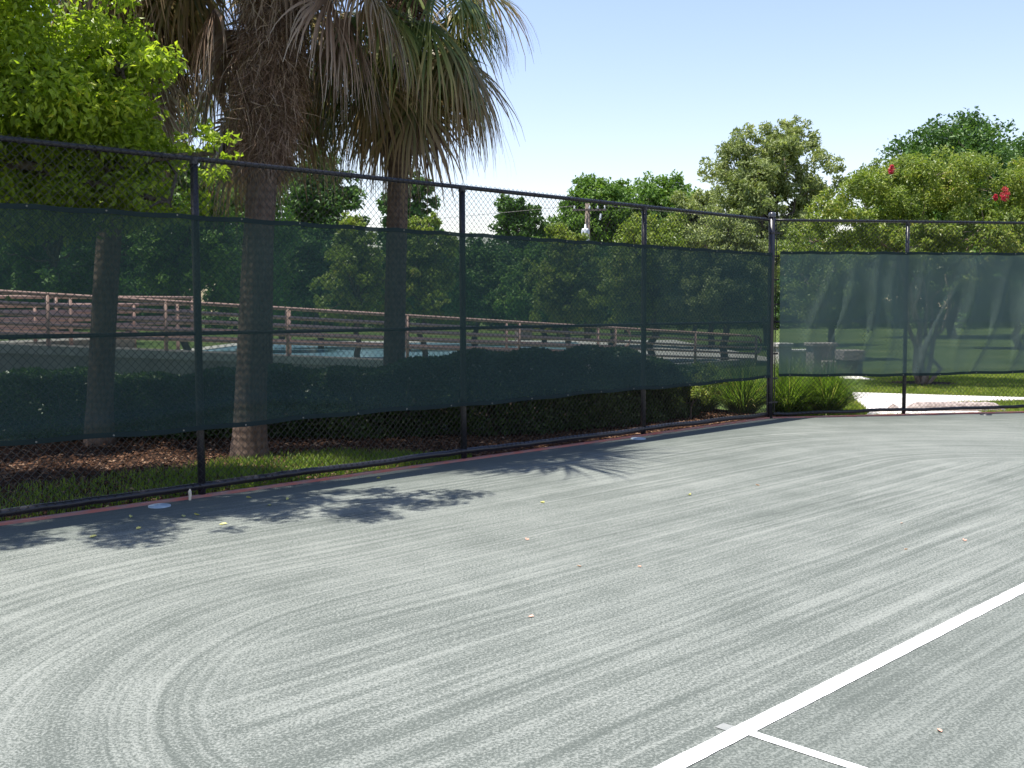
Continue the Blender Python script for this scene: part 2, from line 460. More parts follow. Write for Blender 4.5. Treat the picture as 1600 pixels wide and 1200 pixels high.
# painted lines: baseline parallel to the long fence, a second line leaving it at a right angle
LA = 6.447
def tape(name, p0, p1, w, seed):
    rg = np.random.default_rng(seed)
    p0 = np.array(p0); p1 = np.array(p1); L = np.linalg.norm(p1 - p0); d = (p1 - p0) / L; q = np.array([d[1], -d[0]])
    n = int(L / 0.03); t = np.linspace(0, L, n)
    e = np.convolve(rg.normal(size=n + 8), np.ones(3) / 3, 'same')[4:-4] * 0.0022; f = np.convolve(rg.normal(size=n + 8), np.ones(3) / 3, 'same')[4:-4] * 0.0022
    A = p0 + d * t[:, None] + q * (-w / 2 + e)[:, None]; B = p0 + d * t[:, None] + q * (w / 2 + f)[:, None]
    V = np.stack([np.concatenate([A, np.full((n, 1), 0.004)], 1), np.concatenate([B, np.full((n, 1), 0.004)], 1)], 1).reshape(-1, 3)
    i = np.arange(n - 1)[:, None] * 2
    link_mesh(name, mesh_np(name, V, i + np.array([[0, 1, 3, 2]]), M['line']))["kind"] = "structure"
tape("baseline", sn(20, LA), sn(-3, LA), 0.085, 1)
tape("sideline", sn(10.64, LA + 0.043), sn(10.64, LA + 12), 0.052, 2)
strip_poly(sn(10.66, LA - 0.10), sn(10.66, LA - 0.043), 0.06, 0.003, "line_stub", mat_plain("dusty_tape", (0.25, 0.255, 0.24), (0.20, 0.21, 0.20), 25, 0.9, 0.2))

# planting bed behind the long fence
poly_sheet("mulch_bed", [sn(15.9, -0.05), sn(-0.6, -0.05), sn(-0.9, -1.5), (3.3, 18.6), (2.6, 19.5), (-1.0, 20.5), (-6, 17.6), (-13, 16.4), (-13.5, 8)], -0.02, M['mulch'])

# concrete walkway curving towards the corner
walk = [(5.62, 16.62), (5.9, 17.2), (6.15, 18.2), (6.5, 19.8), (6.95, 21.35), (8.76, 20.45), (9.77, 19.98), (13.5, 19.2), (13.5, 18.75), (9.5, 19.38), (8.05, 19.02), (7.6, 18.5), (7.7, 17.6), (7.75, 16.98)]
poly_sheet("walkway", walk, -0.012, M['walk'], thick=0.08)
poly_sheet("walkway", [(8.1, 25.3), (8.75, 25.2), (8.8, 27.6), (8.1, 27.6)], -0.012, M['walk'], thick=0.08)

# pool behind the ramp
for nm, pts in (("pool_deck", [(-14.6, 34), (9, 34), (9, 38), (-14.6, 38)]), ("pool_deck", [(-14.6, 55), (9, 55), (9, 58), (-14.6, 58)]),
                ("pool_deck", [(-14.6, 38), (-13.5, 38), (-13.5, 55), (-14.6, 55)]), ("pool_deck", [(3.4, 38), (9, 38), (9, 55), (3.4, 55)])):
    poly_sheet(nm, pts, 0.0, M['conc'], thick=0.12)
poly_sheet("pool_water", [(-13.5, 38), (3.4, 38), (3.4, 55), (-13.5, 55)], -0.04, M['water'])

# ================================================================ FENCES
FZ = 3.05
def link_wire_mesh(name, length, zlo, zhi, w=0.0358):
    """One woven panel along local +x, facing local -y."""
    ncol = int(round(length / w)); w = length / ncol
    nz = int(round((zhi - zlo) / 0.0358)); h = (zhi - zlo) / nz
    j = np.arange(nz + 1)
    k = np.arange(ncol)[:, None]
    X = (k + ((j[None, :] + k) % 2)) * w
    Z = np.repeat((zlo + j * h)[None, :], ncol, 0)
    wave = 0.010 * np.sin(k * 0.21 + 1.3) * np.sin(Z * 2.1 + k * 0.05)
    Y = np.where(((j[None, :] + k) % 2) == 1, 0.0022, -0.0022) + wave * 0.5
    P = np.stack([X, Y, Z], -1)
    r = 0.0026
    ring = np.array([[0, -r, 0], [1.25 * r, 0.5 * r, 0], [-1.25 * r, 0.5 * r, 0]])
    V = (P[:, :, None, :] + ring[None, None]).reshape(-1, 3)
    m = nz + 1
    base = (np.arange(ncol)[:, None, None] * m + np.arange(nz)[None, :, None]) * 3
    a = np.arange(3)[None, None, :]; b = (a + 1) % 3
    F = np.stack([base + a, base + b, base + 3 + b, base + 3 + a], -1).reshape(-1, 4)
    return mesh_np(name, V, F, M['wire'], True)

def build_fence(name, label, origin, d, nq, stops, post_r, corner):
    """d: direction along the fence (xy), nq: unit vector into the court."""
    root = empty(name, (origin[0], origin[1], 0), label, "fence")
    ang = math.atan2(d[1], d[0])
    L = np.array([origin[0], origin[1], 0])
    def at(t, n=0.0, z=0.0):
        p = d * t + nq * n
        return np.array([p[0], p[1], z])
    for i, t in enumerate(stops):
        first = corner and i == 0
        if not corner and i == 0: continue
        mb = MB(); r = 0.05 if first else post_r
        top = FZ + 0.07 if first else FZ - 0.012
        mb.tube([at(t, -0.03 if not first else 0, z) for z in (-0.1, 0.6, 1.5, 2.3, top)], r, 14)
        post = mb.build("corner_post" if first else "post", M['vinyl'], root, True)
        cp = MB()
        if first:
            cp.lathe([(0.056, top - 0.03), (0.057, top + 0.005), (0.05, top + 0.03), (0.03, top + 0.046), (0.0, top + 0.05)], at(t), 16)
            cp.build("cap", M['cap'], post, True)
            for zb in (0.25, 0.62, 1.0, 1.38, 1.76, 2.14, 2.5, 2.85):
                b = MB(); b.tube([at(t, 0, zb - 0.014), at(t, 0, zb + 0.014)], 0.0545, 14)
                c = d * 0.0 + (u2 * 0.075); b.box((c[0], c[1], zb), (0.10, 0.012, 0.026), math.atan2(u2[1], u2[0]))
                b.build("tension_band", M['vinyl'], post)
        else:
            cp.tube([at(t, -0.03, FZ - 0.05), at(t, -0.03, FZ + 0.012)], r + 0.006, 12)
            cp.build("rail_cup", M['vinyl'], post)
    t0, t1 = stops[0], stops[-1]
    def rail(nm, z, r, n=-0.03, seg=48, sag=0.0):
        ts = np.linspace(t0 + (0.04 if corner else 0.06), t1, seg)
        rr = np.random.default_rng(int(z * 100))
        jz = np.cumsum(rr.normal(0, sag, seg)); jz -= np.linspace(jz[0], jz[-1], seg)
        m_ = MB(); m_.tube([at(t, n, z + q) for t, q in zip(ts, jz)], r, 10)
        return m_.build(nm, M['vinyl'], root, True)
    rail("top_rail", FZ, 0.024 if corner else 0.021)
    rail("middle_rail", 1.49, 0.019)
    rail("bottom_rail", 0.062, 0.033 if corner else 0.026, -0.02, 120, 0.0035)
    # ties and panels per bay
    for a, b in zip(stops[:-1], stops[1:]):
        a_ = a + 0.075 if a == stops[0] else a
        ln = b - a_
        if corner:   # local x must run from b back to a so that the panel faces the court
            o = link_mesh("chain_link", link_wire_mesh("chain_link", ln, 0.045, FZ + 0.035), root, at(b, 0.008))
            o.rotation_euler = (0, 0, ang + math.pi)
        else:
            o = link_mesh("chain_link", link_wire_mesh("chain_link", ln, 0.045, FZ + 0.035), root, at(a_, 0.006))
            o.rotation_euler = (0, 0, ang)
        o["kind"] = "stuff"
        for z, r in ((FZ, 0.026), (1.49, 0.021)):
            for q in np.arange(a_ + 0.3, b - 0.1, 0.6):
                tm = MB(); p = at(q, -0.03, z)
                tm.tube([p - np.array([d[0], d[1], 0]) * 0.005, p + np.array([d[0], d[1], 0]) * 0.005], r + 0.004, 8, False)
                tm.build("wire_tie", M['wire'], root)
    tb = MB()
    tt = t0 + 0.075
    tb.tube([at(tt, 0.0, 0.06), at(tt, 0.0, FZ - 0.03)], 0.0085, 6)
    tb.build("tension_bar", M['vinyl'], root)
    return root

build_fence("chain_link_fence", "long black chain-link fence with capped corner post running along the left of the court", CC, -uu, nn,
            [0.0, 3.093, 6.332, 9.547, 12.75, 15.9], 0.035, True)
build_fence("chain_link_fence", "short black chain-link fence facing the camera on the right in front of the walkway", CC, u2, n2,
            [0.0, 2.277, 5.33, 8.38, 11.4], 0.030, False)

def windscreen(name, label, d, nq, t0, t1, z0, z1, wr, seed, cloth):
    """Cloth hung on the court side of a fence; wr(t, z) gives how far a fold stands out."""
    root = empty(name, (CC[0], CC[1], 0), label, "windscreen")
    nt = int((t1 - t0) / 0.045); nz = 46
    ts = np.linspace(t0, t1, nt); zs = np.linspace(0, 1, nz)
    T, S = np.meshgrid(ts, zs, indexing='ij')
    tt = np.arange(nt) / nt
    rr = np.random.default_rng(seed)
    sagt = 0.012 * np.abs(np.sin(ts * math.pi / 0.61)); sagb = 0.010 * np.sin(ts * 1.7 + 1) + 0.006 * np.sin(ts * 6.1)
    Z = (z0 + sagb)[:, None] * (1 - S) + (z1 - sagt)[:, None] * S
    N = 0.038 + wr(T, Z)
    P = np.stack([d[0] * T + nq[0] * N, d[1] * T + nq[1] * N, Z], -1)
    def grid(i0, i1, off=0.0):
        V = P[:, i0:i1 + 1].copy(); k = i1 - i0 + 1
        V[..., 0] += nq[0] * off; V[..., 1] += nq[1] * off
        i = np.arange(nt - 1)[:, None] * k; j = np.arange(k - 1)[None, :]
        F = np.stack([i + j, i + k + j, i + k + j + 1, i + j + 1], -1).reshape(-1, 4)
        return V.reshape(-1, 3), F
    v, f = grid(0, nz - 1)
    link_mesh("cloth", mesh_np("cloth", v, f, cloth, True), root)
    for nm, i0, i1 in (("hem", 0, 1), ("hem", nz - 2, nz - 1)):
        v, f = grid(i0, i1, 0.006)
        link_mesh(nm, mesh_np("hem", v, f, M['hem'], True), root)
    gm = None
    for i in range(4, nt, 14):
        for jz in (nz - 1, 0):
            p = P[i, jz] + np.array([nq[0], nq[1], 0]) * 0.012 + np.array([0, 0, -0.018 if jz else 0.018])
            if gm is None:
                g = MB(); g.lathe([(0.003, 0), (0.007, 0.002), (0.007, -0.002), (0.003, 0)], (0, 0, 0), 8)
                V = np.concatenate(g.v); V = np.stack([V[:, 0], V[:, 2], V[:, 1]], -1)
                gm = mesh_np("grommet", V, [np.concatenate(g.f[4])], M['brass'])
            o = link_mesh("grommet", gm, root, p); o.rotation_euler = (0, 0, math.atan2(nq[1], nq[0]) + math.pi / 2)
    return root

def wr_left(t, z):
    f = 0.010 * np.sin(t * 1.9 + z * 0.7) + 0.006 * np.sin(t * 4.3 - z * 2.0)
    low = np.clip((1.05 - z) / 0.45, 0, 1)
    fold = np.exp(-((z - 0.74 - 0.10 * np.exp(-((t - 9.0) / 0.9) ** 2)) / 0.045) ** 2)
    f = f + 0.045 * fold * np.clip((t - 7.6) / 0.6, 0, 1)
    return np.maximum(f + 0.022 * low * (0.5 + 0.5 * np.sin(t * 2.7)), -0.012) + 0.010

def wr_right(t, z):
    f = np.zeros_like(t)
    h = (z - 0.63) / 1.95
    for t0, k, w, a, z0 in ((0.75, 0.55, 0.05, 0.030, 0.5), (1.15, 0.50, 0.06, 0.040, 0.5), (1.62, 0.42, 0.05, 0.050, 0.42), (1.95, 0.25, 0.07, 0.040, 0.4),
                            (2.45, 0.10, 0.05, 0.030, 0.6), (2.85, 0.9, 0.05, 0.045, 0.15), (3.25, 0.35, 0.09, 0.055, 0.55), (3.75, 0.8, 0.05, 0.050, 0.25), (4.3, 0.7, 0.08, 0.070, 0.4),
                            (5.0, 0.5, 0.07, 0.05, 0.5), (5.9, 0.6, 0.07, 0.05, 0.5), (6.9, 0.5, 0.07, 0.05, 0.4), (7.7, 0.5, 0.07, 0.05, 0.5)):
        c = t0 + k * (h - 0.5) + 0.05 * np.sin(h * 7 + t0 * 3)
        g = np.exp(-np.abs((t - c) / (1.5 * w)) ** 1.1) * np.exp(-((h - z0) / 0.42) ** 2)
        f += 1.7 * a * g
    f += 0.012 * np.sin(t * 3.1 + h * 4) * np.sin(h * 3.1)
    return np.maximum(f, -0.01) + 0.012

windscreen("windscreen", "taut see-through dark green windscreen laced to the long chain-link fence on the left", -uu, nn, 0.09, 15.6, 0.625, 2.55, wr_left, 3, M['screen'])
windscreen("windscreen", "creased dark green windscreen on the short fence in front of the walkway", u2, n2, 0.12, 11.2, 0.635, 2.58, wr_right, 4, M['screen_sunlit'])

# ================================================================ PLANT BUILDERS
def leaf_cloud(name, clusters, n, size, mat, seed, up=0.3, hang=0.0, width=0.5, tight=0.45, parent=None):
    """n folded leaf blades spread through ball-shaped twig clusters (x, y, z, r)."""
    rg = np.random.default_rng(seed)
    cl = np.asarray(clusters, float)
    wgt = cl[:, 3] ** 2.2; wgt /= wgt.sum()
    idx = rg.choice(len(cl), n, p=wgt)
    dirs = rg.normal(size=(n, 3)); dirs /= np.linalg.norm(dirs, axis=1)[:, None]
    rad = rg.random(n) ** tight
    c = cl[idx, :3] + dirs * (rad * cl[idx, 3])[:, None] * np.array([1, 1, 0.8])
    ax = dirs * 0.7 + rg.normal(size=(n, 3)) * 0.8
    ax[:, 2] += -hang
    ax /= np.linalg.norm(ax, axis=1)[:, None]
    nr = rg.normal(size=(n, 3)); nr[:, 2] += up * 2
    sd_ = np.cross(ax, nr); sd_ /= np.linalg.norm(sd_, axis=1)[:, None] + 1e-9
    nv = np.cross(sd_, ax)
    ln = size * (0.65 + 0.7 * rg.random(n))
    wd = ln * width * 0.5
    A = c - ax * (ln * 0.5)[:, None]
    B = c + sd_ * wd[:, None] + nv * (wd * 0.35)[:, None] - ax * (ln * 0.06)[:, None]
    D = c - sd_ * wd[:, None] + nv * (wd * 0.35)[:, None] - ax * (ln * 0.06)[:, None]
    Cc = c + ax * (ln * 0.5)[:, None] - nv * (ln * 0.12)[:, None]
    V = np.stack([A, B, Cc, D], 1).reshape(-1, 3)
    b = np.arange(n)[:, None] * 4
    F = np.concatenate([b + np.array([[0, 1, 2]]), b + np.array([[0, 2, 3]])], 0)
    return mesh_np(name, V, F, mat)

def blob_clusters(blobs, per, rg, cr=0.32, shell=0.55):
    out = []
    for (x, y, z, rx, ry, rz) in blobs:
        k = max(4, int(per * (rx * ry * rz) ** (1 / 3.0) ** 1))
        d = rg.normal(size=(k, 3)); d /= np.linalg.norm(d, axis=1)[:, None]
        rad = shell + (1 - shell) * rg.random(k) ** 0.7
        p = d * rad[:, None] * np.array([rx, ry, rz]) + np.array([x, y, z])
        s = cr * (rx + ry + rz) / 3 * (0.6 + 0.8 * rg.random(k))
        out.append(np.concatenate([p, s[:, None]], 1))
    return np.concatenate(out)

def limb(mb, a, b, r0, r1, rg, wob=0.12, seg=7, sides=7):
    a = np.array(a, float); b = np.array(b, float)
    ln = np.linalg.norm(b - a)
    t = np.linspace(0, 1, seg)[:, None]
    P = a + (b - a) * t
    P[1:-1] += rg.normal(size=(seg - 2, 3)) * ln * wob * 0.35
    P[:, 2] += np.sin(t[:, 0] * math.pi) * ln * 0.05
    mb.tube(P, np.linspace(r0, r1, seg), sides)

def make_tree(name, label, cat, base, fork, blobs, n, size, leafmat, barkmat, seed, trunk_r=0.15, group=None, per=26, cr=0.32, shell=0.5, stems=None, up=0.3, hang=0.1, width=0.5, twigs=60, tight=0.5):
    rg = np.random.default_rng(seed)
    root = empty(name, base, label, cat, group)
    b0 = np.array(base, float)
    cl = blob_clusters(blobs, per, rg, cr, shell)
    mb = MB()
    if stems:
        starts = []
        for (dx, dy, z1) in stems:
            e = np.array([dx, dy, z1])
            limb(mb, (dx * 0.06, dy * 0.06, -0.1), e, trunk_r, trunk_r * 0.55, rg, 0.10, 8)
            starts.append(e)
    else:
        fk = np.array(fork, float) - b0
        P = np.linspace([0, 0, -0.15], fk, 7); P[1:-1, :2] += rg.normal(size=(5, 2)) * 0.04 * np.linalg.norm(fk)
        mb.tube(P, np.linspace(trunk_r * 1.35, trunk_r * 0.8, 7), 10)
        starts = [fk]
    ends = []
    for bl in blobs:
        e = np.array(bl[:3]) - b0
        s = min(starts, key=lambda q: np.linalg.norm(q - e))
        limb(mb, s, e, trunk_r * 0.55, trunk_r * 0.18, rg)
        ends.append(e)
    E = np.array(ends)
    for q in cl[rg.permutation(len(cl))[:twigs], :3] - b0:
        s = E[np.argmin(np.linalg.norm(E - q, axis=1))]
        limb(mb, s, q, trunk_r * 0.16, trunk_r * 0.05, rg, 0.15, 5, 5)
    mb.build("trunk", barkmat, root, True)
    cl2 = cl.copy(); cl2[:, :3] -= b0
    link_mesh("crown", leaf_cloud("crown", cl2, n, size, leafmat, seed + 1, up, hang, width, tight), root)
    return root

# ================================================================ PALMS
def frond_mesh(name, elev, droop, seed, mat, petiole=0.85, blade=0.95, nseg=46, spread=125, curl=0.5):
    """A costapalmate fan leaf leaving the crown along +x at elev degrees and sagging under its weight."""
    rg = np.random.default_rng(seed)
    V, F, A = [], [], []
    nv = 0
    d = np.array([math.cos(R(elev)), 0, math.sin(R(elev))])
    p = np.zeros(3); pts = [p.copy()]
    for i in range(6):
        d = d + np.array([0, 0, -1]) * droop * 0.045; d /= np.linalg.norm(d)
        p = p + d * petiole / 6; pts.append(p.copy())
    pts = np.array(pts); side = np.array([0, 1.0, 0])
    for i in range(len(pts)):
        w = 0.022 * (1 - 0.45 * i / 6)
        V += [pts[i] + side * w, pts[i] - side * w + np.array([0, 0, 0.0]), pts[i] + np.array([0, 0, -w * 0.8])]
        A += [0.25] * 3
    for i in range(len(pts) - 1):
        b = i * 3
        for q in range(3):
            F.append([b + q, b + (q + 1) % 3, b + 3 + (q + 1) % 3, b + 3 + q])
    nv = len(V)
    nrm0 = np.cross(d, side)
    for k in range(nseg):
        a = (k / (nseg - 1) - 0.5) * 2
        ang = a * R(spread)
        ln = blade * (1.0 - 0.30 * abs(a) ** 1.5) * (0.85 + 0.3 * rg.random())
        dd = d * math.cos(ang) + side * math.sin(ang)
        dd = dd - nrm0 * (0.35 * abs(a)) + rg.normal(size=3) * 0.05
        dd /= np.linalg.norm(dd)
        q = p + d * 0.02 * (1 - abs(a))
        steps = 7
        dr = droop * (0.75 + 0.6 * rg.random())
        sd_ = np.cross(dd, nrm0); sd_ /= np.linalg.norm(sd_) + 1e-9
        w0 = 0.0135
        kink = rg.random() * curl
        for i in range(steps + 1):
            t = i / steps
            w = w0 * (0.55 + 1.1 * t) if t < 0.4 else w0 * (1.0 - (t - 0.4) / 0.62)
            w = max(w, 0.0018)
            V += [q + sd_ * w, q - sd_ * w]; A += [t, t]
            g = dr * (0.03 + 0.22 * t ** 1.6) + kink * 0.12 * t
            dd = dd + np.array([0, 0, -1]) * g + rg.normal(size=3) * (0.03 + 0.06 * t)
            dd /= np.linalg.norm(dd)
            q = q + dd * ln / steps
        for i in range(steps):
            b = nv + i * 2
            F.append([b, b + 1, b + 3, b + 2])
        nv = len(V)
    return mesh_np(name, np.array(V), np.array(F), mat, False, A)

FR = {}
for i, (e, dr) in enumerate([(78, 0.7), (60, 0.9), (42, 1.5), (25, 2.2), (8, 2.8), (-10, 3.0), (-28, 3.0), (-45, 2.8)]):
    for s in range(2):
        FR.setdefault(e, []).append(frond_mesh("frond", e, dr, 100 + i * 5 + s, M['frond']))
FO = {e: [frond_mesh("old_frond", e, dr, 300 + e * 3 + s, M['frond_old'], 0.85, 0.95, 44, 115) for s in range(2)] for e, dr in ((10, 3.2), (-15, 3.2), (-40, 3.0))}
FD = {e: [frond_mesh("dead_frond", e, dr, 500 + abs(e) * 3 + s, M['frond_dead'], 0.75, 0.95, 38, 85, 1.6) for s in range(2)] for e, dr in ((-35, 2.6), (-62, 2.4), (-80, 2.0))}

def make_palm(label, base, lean, htop, r0, r1, skirt_lo, seed, scale=1.0, ngreen=34, nold=14, ndead=26, group="tall fan palms behind the fence", fuzz=0, zpow=1.0, dead_lo=4.0, extra=()):
    rg = np.random.default_rng(seed); rnd = random.Random(seed)
    root = empty("palm_tree", base, label, "palm tree", group)
    zz = np.linspace(-0.15, htop, 60)
    t = np.clip(zz / htop, 0, 1)
    bx = lean[0] * t ** 1.3; by = lean[1] * t ** 1.3
    rad = r0 + (r1 - r0) * t
    rad = rad * (1 + 0.30 * np.exp(-np.clip(zz, 0, 9) / 0.35)) * (1 + rg.normal(size=60) * 0.008)
    mb = MB(); mb.tube(np.stack([bx, by, zz], 1), rad, 18)
    tr = mb.build("trunk", M['palmbark'], root, True)
    top = np.array([bx[-1], by[-1], htop])
    # leaf bases and fibre around the upper trunk
    fb = MB()
    for i in range(70):
        z = rnd.uniform(skirt_lo + 0.3, htop); tt = z / htop
        a = rnd.uniform(0, 2 * math.pi); rr = (r0 + (r1 - r0) * tt)
        c = np.array([lean[0] * tt ** 1.3, lean[1] * tt ** 1.3, z])
        o = np.array([math.cos(a), math.sin(a), 0])
        fb.tube([c + o * rr * 0.8, c + o * (rr + 0.07) + np.array([0, 0, 0.10]), c + o * (rr + 0.13) + np.array([0, 0, 0.2])], [0.035, 0.028, 0.012], 5)
    fb.build("leaf_bases", M['fibre'], root, True)["kind"] = "stuff"
    def put(me, nm, z, az, sc, off=0.05):
        tt = z / htop
        o = link_mesh(nm, me, root, (lean[0] * tt ** 1.3 + math.cos(az) * off, lean[1] * tt ** 1.3 + math.sin(az) * off, z))
        o.rotation_euler = (rnd.uniform(-0.15, 0.15), rnd.uniform(-0.1, 0.1), az); o.scale = (sc,) * 3
    ke = list(FR)
    for i in range(ngreen):
        e = ke[min(len(ke) - 1, int((i / ngreen) ** 0.85 * len(ke)))]
        put(rnd.choice(FR[e]), "frond", htop + 0.25 - 0.5 * i / ngreen, i * 2.399 + rnd.uniform(-0.3, 0.3), scale * rnd.uniform(0.75, 1.15))
    for i in range(nold):
        e = rnd.choice(list(FO))
        put(rnd.choice(FO[e]), "old_frond", htop - 0.25 - 0.45 * i / nold, i * 2.399 + 1 + rnd.uniform(-0.4, 0.4), scale * rnd.uniform(0.85, 1.1))
    for i in range(ndead):
        e = rnd.choice(list(FD)); f = i / max(1, ndead)
        z = htop - 0.4 - f ** zpow * (htop - 0.4 - dead_lo)
        put(rnd.choice(FD[e]), "dead_frond", z, i * 2.399 + 2 + rnd.uniform(-0.5, 0.5), scale * rnd.uniform(0.75, 1.05) * (1 - 0.3 * f), r1 * 0.9)
    for (z, az, old, sc) in extra:
        put(rnd.choice((FO if old else FD)[-15 if old else -35]), "old_frond" if old else "dead_frond", z, az, sc, 0.1)
    # loose fibre hanging on the trunk
    if fuzz:
        n = fuzz
        z = skirt_lo + (htop - skirt_lo) * rg.random(n) ** 0.8
        a = rg.random(n) * 2 * math.pi; tt = z / htop
        rr = (r0 + (r1 - r0) * tt) + 0.02 + 0.24 * rg.random(n) ** 1.7 * np.clip((z - skirt_lo) / 0.6, 0.15, 1)
        c = np.stack([lean[0] * tt ** 1.3 + np.cos(a) * rr, lean[1] * tt ** 1.3 + np.sin(a) * rr, z], 1)
        d1 = rg.normal(size=(n, 3)) * 0.5; d1[:, 2] -= 0.9
        d1 /= np.linalg.norm(d1, axis=1)[:, None]
        ln = 0.12 + 0.25 * rg.random(n)
        s_ = np.cross(d1, rg.normal(size=(n, 3))); s_ /= np.linalg.norm(s_, axis=1)[:, None]
        e1 = c + d1 * (ln * 0.5)[:, None] + rg.normal(size=(n, 3)) * 0.03; e2 = e1 + (d1 + rg.normal(size=(n, 3)) * 0.3) * (ln * 0.5)[:, None]
        V = np.stack([c - s_ * 0.004, c + s_ * 0.004, e1 + s_ * 0.003, e1 - s_ * 0.003, e2], 1).reshape(-1, 3)
        b = np.arange(n)[:, None] * 5
        me = mesh_np("trunk_fibre", V, [np.concatenate([b + [[0, 1, 2]], b + [[0, 2, 3]], b + [[3, 2, 4]]])], M['chips_fibre'])
        o = link_mesh("trunk_fibre", me, root); o["kind"] = "stuff"
    return root

M['chips_fibre'] = mat_leaf("loose_palm_fibre", [(0.0, (0.119, 0.071, 0.051)), (0.6, (0.255, 0.167, 0.119)), (1.0, (0.476, 0.357, 0.272))], 0.1, 0.9, 0.1)
make_palm("thick-trunked fan palm nearest the fence, its crown cut off by the top of the photo", (-3.05, 12.06, -0.02), (0.72, 0.0), 8.2, 0.178, 0.155, 3.3, 11, 1.35, 34, 18, 44, fuzz=34000, zpow=1.3, dead_lo=6.0, extra=[(5.75, -0.1, 0, 1.35), (5.6, 0.35, 0, 1.25), (5.9, -0.5, 0, 1.3), (6.0, 0.1, 1, 1.4), (5.5, 2.9, 0, 1.2), (5.8, 3.4, 0, 1.3), (5.7, 2.5, 0, 1.25), (6.1, -0.3, 1, 1.3)])
make_palm("fan palm with reddish slim trunk and a full hanging crown against the sky", (-1.66, 14.55, -0.02), (0.22, 0.0), 6.15, 0.15, 0.135, 4.2, 23, 1.40, 46, 13, 10, fuzz=5000, dead_lo=4.9)
make_palm("fan palm whose crown is mostly hidden behind the bright green tree", (-5.28, 13.3, -0.02), (0.7, 0.0), 6.8, 0.16, 0.14, 3.9, 37, 1.35, 26, 20, 40, fuzz=9000, dead_lo=4.4)

make_palm("fan palm standing close behind the thick-trunked palm, only its hanging crown showing", (-3.74, 15.6, -0.02), (0.2, 0.0), 5.9, 0.15, 0.135, 4.0, 41, 1.30, 24, 14, 14, fuzz=3000, dead_lo=4.7)

# ================================================================ NEAR TREE WITH BRIGHT LEAVES
make_tree("leafy_tree", "bright light-green leafy tree rising over the long fence in front of the palms", "tree", (-7.3, 10.6, -0.05), (-6.6, 10.4, 3.0),
          [(-4.95, 9.95, 3.85, 1.3, 1.1, 1.05), (-4.05, 10.2, 3.25, 0.95, 0.7, 0.75), (-3.65, 10.0, 3.95, 0.62, 0.55, 0.50), (-2.85, 10.15, 3.2, 0.32, 0.35, 0.32),
           (-4.25, 9.9, 4.75, 0.85, 0.8, 0.6), (-5.6, 9.5, 5.4, 1.3, 1.1, 1.0), (-3.3, 10.2, 2.75, 0.45, 0.35, 0.3), (-5.3, 10.3, 2.75, 0.9, 0.6, 0.5),
           (-5.2, 7.9, 5.75, 1.2, 0.95, 0.5), (-4.3, 8.4, 5.9, 1.1, 0.9, 0.5), (-3.3, 8.75, 5.9, 1.05, 0.85, 0.5), (-2.55, 9.05, 5.95, 0.72, 0.62, 0.42), (-6.4, 9.2, 4.2, 1.1, 1.1, 1.2), (-5.25, 10.4, 1.95, 0.3, 0.28, 0.24), (-4.9, 10.6, 3.0, 1.5, 0.7, 0.7), (-5.5, 10.2, 3.6, 1.3, 0.8, 0.9), (-4.3, 10.3, 4.0, 0.9, 0.7, 0.8), (-7.5, 12.5, 5.5, 1.6, 1.5, 1.2), (-8.2, 10.5, 4.0, 1.6, 1.4, 1.5)],
          150000, 0.078, M['lf_bright'], M['bark'], 51, 0.14, per=38, cr=0.30, shell=0.35, hang=0.5, width=0.5, twigs=130)

